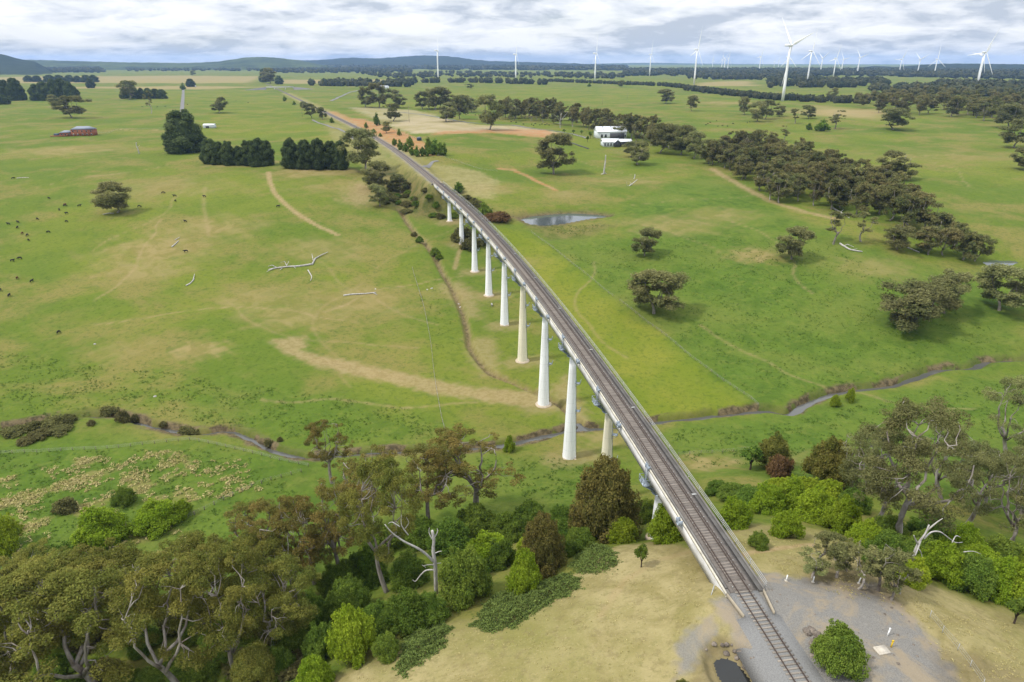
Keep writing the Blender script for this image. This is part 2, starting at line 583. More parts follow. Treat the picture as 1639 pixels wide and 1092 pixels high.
def concrete(name, col, col2, joint=3.1):
    m = mat(name, col, 0.75, 0.06, 0.5, col2=col2, stretch=(1.6, 1.6, 0.10))
    n, l = m.node_tree.nodes, m.node_tree.links
    b = [x for x in n if x.type == 'BSDF_PRINCIPLED'][0]
    src = b.inputs['Base Color'].links[0].from_socket
    tc = n.new('ShaderNodeTexCoord'); sp_ = n.new('ShaderNodeSeparateXYZ'); l.new(tc.outputs['Object'], sp_.inputs[0])
    dv = n.new('ShaderNodeMath'); dv.operation = 'DIVIDE'; dv.inputs[1].default_value = joint; l.new(sp_.outputs['Z'], dv.inputs[0])
    fr = n.new('ShaderNodeMath'); fr.operation = 'FRACT'; l.new(dv.outputs[0], fr.inputs[0])
    lt = n.new('ShaderNodeMath'); lt.operation = 'LESS_THAN'; lt.inputs[1].default_value = 0.035; l.new(fr.outputs[0], lt.inputs[0])
    ml = n.new('ShaderNodeMath'); ml.operation = 'MULTIPLY'; ml.inputs[1].default_value = 0.22; l.new(lt.outputs[0], ml.inputs[0])
    no = n.new('ShaderNodeTexNoise'); no.inputs['Scale'].default_value = 1.0; no.inputs['Detail'].default_value = 5
    mp = n.new('ShaderNodeMapping'); mp.inputs['Scale'].default_value = (2.2, 2.2, 0.06); l.new(tc.outputs['Object'], mp.inputs[0]); l.new(mp.outputs[0], no.inputs['Vector'])
    mr = n.new('ShaderNodeMapRange'); mr.inputs['From Min'].default_value = 0.5; mr.inputs['From Max'].default_value = 0.75; mr.inputs['To Max'].default_value = 0.35; l.new(no.outputs['Fac'], mr.inputs[0])
    ad = n.new('ShaderNodeMath'); ad.operation = 'ADD'; l.new(ml.outputs[0], ad.inputs[0]); l.new(mr.outputs[0], ad.inputs[1])
    mx = n.new('ShaderNodeMix'); mx.data_type = 'RGBA'; mx.inputs['B'].default_value = (0.33, 0.32, 0.29, 1)
    l.new(ad.outputs[0], mx.inputs['Factor']); l.new(src, mx.inputs['A']); l.new(mx.outputs['Result'], b.inputs['Base Color'])
    return m


M = {}
M['concrete_white'] = concrete('concrete_white', (0.84, 0.85, 0.86), (0.74, 0.755, 0.77))
M['concrete_cream'] = concrete('concrete_cream', (0.76, 0.71, 0.54), (0.62, 0.58, 0.45))
M['girder'] = mat('girder_paint', (0.58, 0.57, 0.545), 0.8, 0.1, 0.25, col2=(0.36, 0.35, 0.325), stretch=(1, 1, 2.5))
M['kerb'] = mat('kerb_concrete', (0.56, 0.52, 0.42), 0.85, 0.1, 0.6, col2=(0.33, 0.31, 0.26))
M['walkway'] = mat('walkway_concrete', (0.185, 0.174, 0.158), 0.9, 0.1, 0.35, col2=(0.115, 0.107, 0.097))
M['footing'] = mat('footing_concrete', (0.46, 0.38, 0.28), 0.9, 0.1, 0.8)
M['steel_blue'] = mat('galvanised_steel', (0.32, 0.37, 0.42), 0.55, 0.1, 2.0, metallic=0.3)
M['steel_grey'] = mat('grey_steel', (0.42, 0.42, 0.40), 0.6, 0.1, 2.0, metallic=0.2)
M['rail'] = mat('rail_steel', (0.085, 0.062, 0.052), 0.6, 0.15, 3.0, metallic=0.3)
M['sleeper'] = mat('concrete_sleeper', (0.25, 0.22, 0.185), 0.9, 0.12, 3.0, objrand=0.2)
M['sleeper_deck'] = mat('dusty_sleeper', (0.205, 0.176, 0.150), 0.9, 0.12, 3.0, objrand=0.25)
M['ballast'] = mat('ballast_stone', (0.205, 0.203, 0.195), 0.95, 0.2, 7.0, col2=(0.125, 0.123, 0.118), bump=0.5, space='Object')
M['ballast_deck'] = mat('ballast_dusty', (0.150, 0.132, 0.115), 0.95, 0.2, 2.2, col2=(0.085, 0.075, 0.066), bump=0.4)
M['timber'] = mat('pale_timber', (0.36, 0.31, 0.23), 0.85, 0.1, 1.0)
M['bark'] = mat('gum_bark', (0.30, 0.275, 0.245), 0.9, 0.2, 1.2, col2=(0.115, 0.085, 0.065), stretch=(1, 1, 0.35), objrand=0.2)
M['bark_dark'] = mat('dark_bark', (0.07, 0.05, 0.038), 0.95, 0.2, 2.0, stretch=(1, 1, 0.35))
M['deadwood'] = mat('bleached_deadwood', (0.47, 0.45, 0.42), 0.9, 0.15, 1.5, col2=(0.24, 0.225, 0.21), stretch=(1, 1, 0.4))
M['turbine'] = mat('turbine_white', (0.80, 0.81, 0.82), 0.4, 0.02, 0.1, spec=0.4)
M['turbine_dark'] = mat('turbine_grey', (0.45, 0.46, 0.48), 0.5, 0.02, 0.1)
M['brick'] = mat('red_brick', (0.30, 0.11, 0.06), 0.9, 0.12, 2.0)
M['roof_grey'] = mat('slate_blue_roof', (0.22, 0.245, 0.29), 0.5, 0.08, 1.0)
M['roof_white'] = mat('white_sheet_roof', (0.74, 0.76, 0.79), 0.5, 0.05, 0.6)
M['wall_white'] = mat('pale_green_wall', (0.52, 0.56, 0.55), 0.8, 0.05, 0.6)
M['wall_dark'] = mat('charcoal_wall', (0.07, 0.07, 0.075), 0.8, 0.08, 0.8)
M['glass'] = mat('window_glass', (0.02, 0.025, 0.03), 0.1, 0.05, 1.0, spec=0.6)
M['blue_tank'] = mat('dark_blue_tank', (0.035, 0.055, 0.09), 0.5, 0.1, 1.0)
M['cow_black'] = mat('black_hide', (0.012, 0.011, 0.010), 0.7, 0.1, 2.0)
M['cow_brown'] = mat('brown_hide', (0.10, 0.045, 0.022), 0.8, 0.1, 2.0)
M['cow_pied'] = mat('pied_hide', (0.5, 0.48, 0.45), 0.8, 0.1, 1.3, col2=(0.012, 0.011, 0.01))
M['rock'] = mat('fieldstone', (0.22, 0.185, 0.15), 0.95, 0.2, 2.5, col2=(0.075, 0.062, 0.052), bump=0.6, objrand=0.3)
M['yellow'] = mat('yellow_paint', (0.62, 0.42, 0.03), 0.6, 0.05, 2.0)
M['white_paint'] = mat('white_paint', (0.75, 0.75, 0.73), 0.6, 0.05, 2.0)
M['slab'] = mat('slab_concrete', (0.52, 0.47, 0.39), 0.9, 0.1, 2.0)
M['post'] = mat('weathered_post', (0.20, 0.17, 0.14), 0.9, 0.15, 2.0)
M['wire'] = mat('fence_wire', (0.35, 0.35, 0.34), 0.5, 0.05, 2.0, metallic=0.4)
M['road'] = mat('grey_road', (0.17, 0.165, 0.16), 0.9, 0.1, 0.1)

M['gum_olive'] = leaf_mat('gum_leaves_olive', (0.12, 0.136, 0.029), (0.21, 0.194, 0.045), 0.14, 0.38, 0.010)
M['gum_brown'] = leaf_mat('gum_leaves_bronze', (0.124, 0.126, 0.032), (0.205, 0.158, 0.045), 0.15, 0.38, 0.010)
M['gum_grey'] = leaf_mat('gum_leaves_grey', (0.138, 0.15, 0.056), (0.208, 0.204, 0.08), 0.2, 0.38, 0.012)
M['wood_brown'] = leaf_mat('wood_leaves', (0.124, 0.136, 0.051), (0.194, 0.172, 0.068), 0.25, 0.38, 0.015)
M['cypress'] = leaf_mat('cypress_needles', (0.056, 0.08, 0.031), (0.104, 0.13, 0.048), 0.2, 0.25)
M['bush_bright'] = leaf_mat('bush_leaves_bright', (0.16, 0.235, 0.016), (0.265, 0.335, 0.03), 0.14, 0.4, 0.010)
M['bush_dark'] = leaf_mat('bush_leaves_dark', (0.082, 0.138, 0.022), (0.155, 0.215, 0.034), 0.2, 0.38, 0.012)
M['bush_dull'] = leaf_mat('bush_leaves_dull', (0.095, 0.096, 0.036), (0.15, 0.142, 0.052), 0.2, 0.38, 0.012)
M['bush_brown'] = leaf_mat('bush_leaves_brown', (0.095, 0.058, 0.028), (0.15, 0.088, 0.038), 0.15, 0.2)
M['bramble'] = leaf_mat('bramble_leaves', (0.085, 0.122, 0.032), (0.15, 0.19, 0.048), 0.12, 0.2)
M['gum_far'] = leaf_mat('far_gum_leaves', (0.16, 0.174, 0.066), (0.235, 0.228, 0.092), 0.2, 0.42, 0.012)
M['tree_dark'] = leaf_mat('dark_olive_leaves', (0.084, 0.088, 0.024), (0.152, 0.126, 0.036), 0.12, 0.3)
M['tussock'] = leaf_mat('tussock_blades', (0.29, 0.25, 0.095), (0.46, 0.395, 0.19), 0.2, 0.2)
M['rush'] = leaf_mat('rush_blades', (0.045, 0.088, 0.014), (0.09, 0.14, 0.024), 0.2, 0.2)
M['far_wood'] = leaf_mat('far_wood_leaves', (0.04, 0.052, 0.028), (0.086, 0.088, 0.044), 0.1, 0.1)
M['forest_hill'] = mat('forested_hill', (0.034, 0.044, 0.024), 1.0, 0.2, 0.012, col2=(0.018, 0.026, 0.016), spec=0.0)
M['green_hill'] = mat('grassy_hill', (0.075, 0.095, 0.035), 1.0, 0.2, 0.004, col2=(0.024, 0.034, 0.020), spec=0.0)

# ------------------------------------------------------------------ the ground
_dense = np.radians(np.linspace(-46, 46, 690))
_ang = np.concatenate([np.radians(np.linspace(-180, -46.5, 60)), _dense, np.radians(np.linspace(46.5, 180, 60))[:-1]])
_r = [8.0]
while _r[-1] < 20000:
    r = _r[-1]
    _r.append(r + (4.0 if r < 40 else min(max(r * r / 60000.0, 0.45), r * 0.012)))
_r = np.array(_r)
nA, nR = len(_ang), len(_r)
GX = (np.sin(_ang)[None, :] * _r[:, None]).ravel()
GY = (np.cos(_ang)[None, :] * _r[:, None]).ravel()
GZ = height(GX, GY)
GR = np.hypot(GX, GY)
zA = np.zeros((len(GX), 4)); zB = np.zeros((len(GX), 4))
zC = np.zeros((len(GX), 4))


def W(pts):
    return np.array([at(x, y)[:2] for x, y in pts])


def paint(arr, ch, w, i):
    arr[i, ch] = np.maximum(arr[i, ch], w)


def paint_poly(arr, ch, pts, feather=3.0, amt=1.0, wl_=8.0, wa=None, seed=0.0):
    p = W(pts)
    i = box_of(GX, GY, p, feather * 2 + 4)
    if len(i) == 0: return
    d = poly_sd(GX[i], GY[i], p) + (feather * 0.6 if wa is None else wa) * wob(GX[i], GY[i], wl_, seed)
    paint(arr, ch, amt * (1 - sstep(-feather, feather, d)), i)


def paint_line(arr, ch, pts, hw, feather=1.5, amt=1.0, wl_=6.0, world=False, wa=None):
    p = np.asarray(pts) if world else W(pts)
    i = box_of(GX, GY, p, hw + feather * 2 + 3)
    if len(i) == 0: return
    d = seg_dist(GX[i], GY[i], p) + (feather * 0.6 if wa is None else wa) * wob(GX[i], GY[i], wl_, hw)
    paint(arr, ch, amt * (1 - sstep(hw - feather, hw + feather, d)), i)


# zA: 0 dry straw grass, 1 red soil, 2 gravel, 3 yellow-green improved pasture
# zB: 0 bare tan track, 1 lush dark meadow, 2 pale ploughed ground, 3 dull bank scrub
# zC: 0 olive dry tint in pasture, 1 mud, 2 tan far stubble
paint_poly(zA, 0, [(480, 1110), (560, 1070), (640, 1040), (700, 1000), (780, 985), (860, 955), (930, 910), (960, 880), (1040, 868), (1090, 872), (1140, 900), (1175, 955), (1215, 1020), (1250, 1080), (1280, 1140), (1300, 1300), (400, 1300)], 1.2)
paint_poly(zA, 0, [(1130, 875), (1170, 842), (1260, 840), (1330, 852), (1390, 890), (1470, 925), (1560, 962), (1639, 985), (1760, 1010), (1760, 1300), (1560, 1300), (1500, 1080), (1440, 985), (1300, 945), (1200, 915)], 2.0)
paint_poly(zA, 2, [(1140, 968), (1170, 948), (1215, 915), (1300, 930), (1400, 935), (1440, 965), (1500, 1030), (1545, 1100), (1620, 1300), (1150, 1300), (1230, 1100), (1180, 1040)], 0.8, 1.0, 5.0, 0.9)
paint_poly(zA, 2, [(1085, 1030), (1110, 1000), (1140, 985), (1150, 1010), (1130, 1040), (1100, 1075), (1080, 1092)], 0.7, 0.85, 4.0, 0.8)
paint_poly(zC, 1, [(1120, 1030), (1160, 1020), (1195, 1045), (1225, 1100), (1240, 1140), (1110, 1140), (1120, 1070)], 1.2, 0.5)
paint_poly(zC, 1, [(1310, 905), (1380, 912), (1450, 940), (1440, 965), (1360, 950), (1300, 930)], 2.0, 0.55)
paint_poly(zC, 1, [(1490, 1040), (1560, 1050), (1639, 1070), (1700, 1200), (1560, 1200)], 2.5, 0.45)
paint_line(zA, 2, near_line, 4.6, 1.0, 1.0, world=True)
paint_line(zA, 2, far_line[far_line[:, 1] < 1300], 4.2, 1.2, 0.9, world=True)
paint_line(zA, 0, far_line[far_line[:, 1] < 1800], 11.0, 5.0, 0.75, world=True)
paint_line(zA, 1, far_line[(far_line[:, 1] > 620) & (far_line[:, 1] < 1100)] + np.array([8.0, 3.0]), 7.0, 4.0, 0.6, world=True)
# improved strip right of the viaduct
paint_poly(zA, 3, [(790, 365), (850, 372), (900, 410), (985, 478), (1080, 550), (1150, 605), (1215, 652), (1150, 662), (1040, 675), (960, 600), (880, 490), (820, 410)], 1.2, 1.0, wa=0.2)
# lush right-hand meadow and river flats
paint_poly(zB, 1, [(850, 372), (985, 478), (1150, 605), (1215, 652), (1300, 640), (1639, 580), (1639, 480), (1560, 440), (1400, 400), (1280, 350), (1200, 310), (1130, 280), (1050, 300), (1000, 330), (1010, 380)], 8.0, 0.85, 30)
paint_poly(zB, 1, [(1040, 690), (1215, 668), (1300, 655), (1500, 610), (1700, 590), (1700, 850), (1500, 790), (1300, 780), (1130, 760)], 4.0, 1.0, 20)
paint_poly(zB, 1, [(-100, 720), (200, 695), (420, 730), (600, 735), (800, 730), (920, 735), (1000, 760), (900, 820), (600, 900), (300, 960), (-100, 1000)], 4.0, 0.8, 20)
paint_poly(zB, 1, [(380, 600), (560, 640), (700, 660), (740, 700), (600, 715), (480, 710), (420, 680), (300, 660)], 8.0, 0.55, 20)
# tan tracks and bare ground
paint_poly(zB, 0, [(430, 545), (455, 542), (488, 538), (492, 552), (482, 560), (515, 570), (560, 578), (620, 592), (690, 606), (760, 620), (830, 625), (885, 640), (900, 660), (830, 650), (760, 640), (690, 630), (620, 612), (560, 600), (500, 585), (455, 565)], 2.2, 0.68)
paint_poly(zB, 0, [(745, 545), (790, 540), (800, 575), (800, 605), (770, 600), (750, 570)], 3.0, 0.5)
paint_poly(zB, 0, [(880, 625), (905, 600), (935, 650), (945, 690), (915, 690)], 3.0, 0.55)
paint_line(zB, 0, [(430, 275), (432, 292), (440, 310), (458, 328), (480, 345), (505, 360), (540, 376)], 1.5, 0.9, 0.8)
paint_line(zB, 0, [(328, 300), (326, 330), (335, 380)], 1.0, 1.2, 0.35)
paint_line(zB, 0, [(300, 210), (250, 208), (215, 209), (190, 207)], 1.2, 0.8, 0.7)
paint_line(zB, 0, [(1180, 890), (1240, 880), (1300, 872)], 0.7, 0.5, 0.8)
paint_line(zB, 0, [(1120, 880), (1060, 895), (1000, 930), (960, 985)], 0.7, 0.6, 0.35)
paint_line(zB, 0, creek_w, 1.5, 1.2, 0.6, world=True)
paint_line(zC, 1, creek_w, 0.7, 0.7, 0.8, world=True)
_tr = random.Random(4)
for (x, y) in ((60, 300), (150, 400), (260, 350), (360, 480), (520, 500), (600, 430), (150, 520), (420, 640), (250, 250), (560, 620), (1000, 330), (1150, 400), (1300, 470), (950, 420), (1120, 520), (1400, 260), (1550, 300), (1250, 220), (900, 250), (700, 520)):
    X, Y, _ = at(x, y)                      # faint stock tracks
    a_ = _tr.uniform(0, 6.28); L_ = [(X, Y)]
    for k in range(9):
        a_ += _tr.uniform(-0.35, 0.35)
        L_.append((L_[-1][0] + 12 * math.cos(a_), L_[-1][1] + 12 * math.sin(a_)))
    paint_line(zB, 0, smooth_line(L_, 4), 0.5, 0.9, _tr.uniform(0.25, 0.5), world=True)
paint_poly(zB, 0, [(700, 455), (735, 450), (760, 470), (770, 510), (745, 512), (725, 480)], 4.0, 0.5)
for k in range(3, 11):
    X, Y, _, _ = track(S0 + SPAN * k)
    paint_line(zB, 0, [(X - 3, Y - 2), (X + 6, Y)], 4.5, 3.0, 0.45, world=True)
paint_line(zB, 0, [(738, 395), (733, 410), (728, 430)], 1.2, 0.8, 0.6)
paint_line(zA, 1, [(800, 270), (820, 271), (845, 282), (865, 293), (890, 305)], 2.0, 1.2, 0.8)
paint_poly(zA, 1, [(700, 211), (760, 209), (820, 207), (870, 208), (900, 216), (915, 224), (880, 222), (840, 218), (790, 213), (740, 214), (690, 216)], 4.0, 0.75)
paint_poly(zB, 2, [(620, 200), (660, 185), (700, 188), (760, 200), (830, 202), (900, 213), (870, 216), (780, 210), (700, 213), (660, 214)], 8.0, 0.9)
paint_poly(zB, 2, [(560, 172), (600, 172), (660, 176), (700, 185), (660, 196), (620, 198), (580, 182)], 8.0, 0.65)
# the red cutting beside the line
paint_poly(zA, 1, [(556, 190), (580, 190), (620, 202), (660, 218), (690, 235), (705, 250), (668, 248), (640, 232), (610, 217), (580, 205)], 4.0, 0.8)
paint_poly(zA, 0, [(560, 195), (600, 212), (640, 233), (690, 262), (720, 265), (770, 275), (800, 290), (790, 320), (750, 315), (700, 285), (640, 245), (580, 212)], 5.0, 0.7)
paint_poly(zA, 0, [(520, 195), (560, 205), (600, 235), (640, 262), (680, 290), (690, 310), (640, 300), (600, 290), (570, 250), (530, 220)], 5.0, 0.6)
paint_poly(zB, 3, [(600, 262), (650, 275), (690, 300), (730, 345), (735, 365), (690, 350), (650, 345), (620, 320), (600, 290)], 6.0, 0.8)
paint_poly(zB, 3, [(720, 300), (760, 320), (800, 340), (840, 352), (800, 360), (760, 345)], 4.0, 0.8)
paint_poly(zB, 3, [(840, 362), (900, 366), (960, 358), (985, 362), (940, 380), (880, 385)], 3.0, 0.55)
paint_poly(zB, 0, [(570, 290), (600, 300), (605, 325), (570, 330), (545, 322)], 8.0, 0.6)
paint_line(zB, 0, [(1140, 270), (1190, 300), (1240, 325), (1290, 340), (1340, 350)], 3.0, 2.0, 0.7)
for (x, y, rr, a) in ((110, 240, 45, .55), (260, 300, 40, .35), (250, 400, 28, .55), (225, 430, 22, .5), (340, 365, 25, .45), (470, 505, 20, .5), (560, 480, 22, .45),
                      (320, 560, 10, .6), (560, 300, 30, .35), (520, 400, 22, .4), (500, 275, 30, .6), (380, 262, 25, .6), (840, 420, 10, .3),
                      (1080, 360, 25, .45), (1150, 345, 22, .4), (1210, 410, 14, .6), (1400, 430, 18, .35), (1170, 165, 60, .6), (1340, 180, 80, .55), (1500, 250, 60, .25),
                      (1000, 290, 25, .4), (900, 310, 18, .35), (780, 300, 18, .5), (200, 560, 14, .3), (980, 700, 9, .5), (1130, 742, 10, .6), (1240, 730, 10, .3), (700, 470, 12, .3), (420, 480, 20, .4)):
    X, Y, _ = at(x, y)
    i = np.nonzero((abs(GX - X) < 2.5 * rr) & (abs(GY - Y) < 2.5 * rr))[0]
    d = np.hypot((GX[i] - X) / 1.5, GY[i] - Y) + rr * 0.35 * wob(GX[i], GY[i], rr * 0.8, X)
    paint(zC, 0, min(1, 1.3 * a) * (1 - sstep(0.2 * rr, 1.1 * rr, d)), i)
P_ = W([(-20, 770), (120, 735), (260, 722), (330, 728), (290, 770), (330, 800), (240, 830), (310, 860), (300, 900), (250, 930), (120, 930), (-20, 900)])
i = box_of(GX, GY, P_, 2)
w_ = inside(GX[i], GY[i], P_) * sstep(0.05, 0.45, wob(GX[i], GY[i], 22, 21) + 0.25 * wob(GX[i], GY[i], 4.0, 3.0))
paint(zC, 0, 0.5 * w_, i)
# muddy river banks
d_ = None
i = box_of(GX, GY, river_w, 10)
d = seg_dist(GX[i], GY[i], river_w) + 0.8 * wob(GX[i], GY[i], 11, 9.0)
paint(zC, 1, 0.95 * (1 - sstep(2.6, 4.0, d)) * (0.65 + 0.35 * np.sign(wob(GX[i], GY[i], 23, 1.0))), i)
i = box_of(GX, GY, pond_w, 10)
d = poly_sd(GX[i], GY[i], pond_w)
paint(zC, 1, 0.85 * (1 - sstep(0.8, 5.5, d + 1.2 * wob(GX[i], GY[i], 11, 4.0))), i)
# far stubble and bright paddocks on the plain
for pts in ([(-60, 125), (150, 122), (420, 122), (400, 133), (150, 133), (-60, 135)], [(450, 128), (620, 127), (600, 133), (440, 134)], [(1120, 132), (1200, 130), (1210, 138), (1110, 138)],
            [(100, 139), (300, 138), (420, 140), (330, 143), (120, 142)], [(1300, 170), (1420, 178), (1400, 190), (1300, 182)]):
    paint_poly(zC, 2, pts, 30.0, 0.8, 300)
for pts in ([(180, 146), (420, 143), (560, 220), (540, 230), (340, 215), (300, 170)], [(560, 160), (640, 165), (700, 140), (860, 138), (1000, 142), (1150, 160), (1000, 165), (760, 160), (600, 190)],
            [(900, 130), (1110, 128), (1250, 150), (1100, 142)], [(1270, 150), (1460, 146), (1450, 152), (1290, 158)]):
    paint_poly(zA, 3, pts, 20.0, 0.35, 300)
F = []
ii = np.arange(nR - 1)[:, None] * nA; jj = np.arange(nA)[None, :]; j2 = (jj + 1) % nA
F = np.stack([(ii + jj), (ii + nA + jj), (ii + nA + j2), (ii + j2)], -1).reshape(-1, 4)
V = np.stack([GX, GY, GZ], 1)
V = np.vstack([V, [[0, 0, float(GZ[:nA].mean())]]])
Ft = [(len(V) - 1, j, (j + 1) % nA) for j in range(nA)]


def pad(a):
    return np.vstack([a, np.zeros((1, 4))])


def ground_material():
    m = bpy.data.materials.new('pasture')
    n, l = nt(m)
    o = n.new('ShaderNodeOutputMaterial'); b = n.new('ShaderNodeBsdfPrincipled')
    b.inputs['Roughness'].default_value = 0.95; b.inputs['Specular IOR Level'].default_value = 0.05
    l.new(b.outputs[0], o.inputs[0])
    geo = n.new('ShaderNodeNewGeometry')

    def noise(scale, detail=5, rough=0.6, st=(1, 1, 1), dist=0.0):
        mp = n.new('ShaderNodeMapping'); mp.inputs['Scale'].default_value = (scale * st[0], scale * st[1], scale * st[2])
        l.new(geo.outputs['Position'], mp.inputs[0])
        t = n.new('ShaderNodeTexNoise'); t.inputs['Scale'].default_value = 1; t.inputs['Detail'].default_value = detail
        t.inputs['Roughness'].default_value = rough; t.inputs['Distortion'].default_value = dist
        l.new(mp.outputs[0], t.inputs['Vector'])
        return t.outputs['Fac']

    def rng_(v, a, b_, c=0.0, d=1.0):
        r = n.new('ShaderNodeMapRange'); r.interpolation_type = 'SMOOTHSTEP'
        r.inputs['From Min'].default_value = a; r.inputs['From Max'].default_value = b_
        r.inputs['To Min'].default_value = c; r.inputs['To Max'].default_value = d
        l.new(v, r.inputs[0]); return r.outputs[0]

    def mul(a, b_):
        t = n.new('ShaderNodeMath'); t.operation = 'MULTIPLY'
        for k, v in enumerate((a, b_)):
            if isinstance(v, (int, float)): t.inputs[k].default_value = v
            else: l.new(v, t.inputs[k])
        return t.outputs[0]

    def mix(f, a, b_):
        t = n.new('ShaderNodeMix'); t.data_type = 'RGBA'
        for k, v in (('A', a), ('B', b_)):
            if isinstance(v, tuple): t.inputs[k].default_value = (*v, 1)
            else: l.new(v, t.inputs[k])
        if isinstance(f, (int, float)): t.inputs['Factor'].default_value = f
        else: l.new(f, t.inputs['Factor'])
        return t.outputs['Result']

    def attr(name):
        a = n.new('ShaderNodeAttribute'); a.attribute_name = name
        s = n.new('ShaderNodeSeparateColor'); l.new(a.outputs['Color'], s.inputs[0])
        return [s.outputs[0], s.outputs[1], s.outputs[2], a.outputs['Alpha']]

    A, B, C = attr('zoneA'), attr('zoneB'), attr('zoneC')
    n_big = noise(0.008, 5, 0.6); n_mid = noise(0.022, 8, 0.66, dist=0.3); n_pat = noise(0.11, 6, 0.68, dist=0.6)
    n_sm = noise(0.55, 5, 0.7); n_fine = noise(2.4, 4, 0.7)
    green = (0.086, 0.126, 0.016); yellow = (0.128, 0.152, 0.021); olive = (0.175, 0.150, 0.045); straw = (0.30, 0.225, 0.105)
    lush = (0.078, 0.128, 0.017); lushd = (0.050, 0.094, 0.012)
    base = mix(rng_(n_big, 0.40, 0.62), green, yellow)
    base = mix(mul(rng_(n_mid, 0.45, 0.62), 0.85), base, olive)
    base = mix(mul(rng_(n_pat, 0.53, 0.66), 0.45), base, (0.066, 0.104, 0.014))
    base = mix(mul(rng_(n_fine, 0.52, 0.7), 0.25), base, (0.19, 0.18, 0.06))
    base = mix(mul(A[3], 0.8), base, mix(rng_(n_mid, 0.4, 0.65), (0.118, 0.150, 0.014), (0.165, 0.178, 0.020)))
    base = mix(B[1], base, mix(rng_(n_mid, 0.38, 0.66), mix(rng_(n_pat, 0.42, 0.60), lush, lushd), (0.100, 0.138, 0.022)))
    # fine clumps of longer grass
    base = mix(mul(rng_(n_sm, 0.50, 0.64), 0.50), base, (0.048, 0.078, 0.012))
    base = mix(mul(rng_(noise(0.23, 6, 0.7, dist=0.4), 0.52, 0.66), 0.35), base, (0.150, 0.165, 0.034))
    base = mix(mul(rng_(n_fine, 0.50, 0.64), 0.30), base, (0.040, 0.066, 0.010))
    base = mix(C[0], base, mix(rng_(n_pat, 0.40, 0.62), (0.175, 0.145, 0.048), (0.255, 0.195, 0.085)))
    dry = mix(rng_(n_pat, 0.36, 0.60), (0.200, 0.168, 0.068), (0.280, 0.235, 0.112))
    dry = mix(mul(rng_(n_mid, 0.44, 0.62), 0.85), dry, (0.175, 0.165, 0.050))
    dry = mix(mul(rng_(n_sm, 0.50, 0.66), 0.5), dry, (0.150, 0.122, 0.055))
    dry = mix(mul(rng_(noise(1.3, 5, 0.75, dist=0.5), 0.52, 0.64), 0.4), dry, (0.130, 0.125, 0.045))
    dry = mix(mul(rng_(n_fine, 0.55, 0.72), 0.35), dry, (0.40, 0.32, 0.18))
    base = mix(A[0], base, dry)
    base = mix(B[3], base, mix(rng_(n_pat, 0.40, 0.60), (0.062, 0.072, 0.020), (0.155, 0.125, 0.050)))
    base = mix(B[0], base, mix(rng_(n_sm, 0.38, 0.62), (0.235, 0.165, 0.082), (0.315, 0.235, 0.125)))
    base = mix(B[2], base, mix(rng_(n_mid, 0.40, 0.62), (0.33, 0.27, 0.17), (0.26, 0.22, 0.11)))
    base = mix(A[1], base, mix(rng_(n_pat, 0.38, 0.62), (0.33, 0.145, 0.062), (0.31, 0.20, 0.105)))
    base = mix(C[2], base, (0.255, 0.200, 0.090))
    grav = mix(rng_(noise(7.0, 3, 0.7), 0.35, 0.65), (0.138, 0.132, 0.120), (0.205, 0.195, 0.176))
    grav = mix(mul(rng_(n_pat, 0.46, 0.60), 0.75), grav, (0.255, 0.205, 0.135))
    grav = mix(mul(rng_(n_mid, 0.55, 0.7), 0.6), grav, (0.150, 0.128, 0.110))
    base = mix(A[2], base, grav)
    base = mix(C[1], base, mix(rng_(n_sm, 0.38, 0.62), (0.055, 0.042, 0.026), (0.145, 0.110, 0.062)))
    l.new(base, b.inputs['Base Color'])
    bp = n.new('ShaderNodeBump'); bp.inputs['Strength'].default_value = 0.6; bp.inputs['Distance'].default_value = 0.35
    l.new(n_sm, bp.inputs['Height']); l.new(bp.outputs[0], b.inputs['Normal'])
    return m


M['ground'] = ground_material()
Fall = np.vstack([F, np.zeros((0, 4), int)])
ground = link('ground', new_mesh('ground', V[:-1], F, M['ground'], {'zoneA': zA, 'zoneB': zB, 'zoneC': zC}, smooth=True))
tag(ground, 'rolling green and straw coloured pasture falling to a river valley', kind='structure')


# ------------------------------------------------------------------ water
def water_mat(name, col, rough):
    m = bpy.data.materials.new(name)
    n, l = nt(m)
    o = n.new('ShaderNodeOutputMaterial'); b = n.new('ShaderNodeBsdfPrincipled')
    b.inputs['Base Color'].default_value = (*col, 1); b.inputs['Roughness'].default_value = rough
    b.inputs['Specular IOR Level'].default_value = 0.8
    b.inputs['IOR'].default_value = 1.33
    no = n.new('ShaderNodeTexNoise'); no.inputs['Scale'].default_value = 1.2; no.inputs['Detail'].default_value = 3
    ge = n.new('ShaderNodeNewGeometry'); l.new(ge.outputs['Position'], no.inputs['Vector'])
    bp = n.new('ShaderNodeBump'); bp.inputs['Strength'].default_value = 0.12; bp.inputs['Distance'].default_value = 0.05
    l.new(no.outputs['Fac'], bp.inputs['Height']); l.new(bp.outputs[0], b.inputs['Normal'])
    l.new(b.outputs[0], o.inputs[0])
    return m


M['river'] = water_mat('river_water', (0.075, 0.075, 0.068), 0.12)
M['pondw'] = water_mat('pond_water', (0.060, 0.072, 0.076), 0.08)
M['poolw'] = water_mat('dark_pool_water', (0.018, 0.018, 0.016), 0.08)


def ribbon(pts, hw):
    p = np.asarray(pts)
    t = np.gradient(p, axis=0); t /= np.linalg.norm(t, axis=1)[:, None]
    nrm = np.stack([-t[:, 1], t[:, 0]], 1)
    return p + nrm * hw, p - nrm * hw


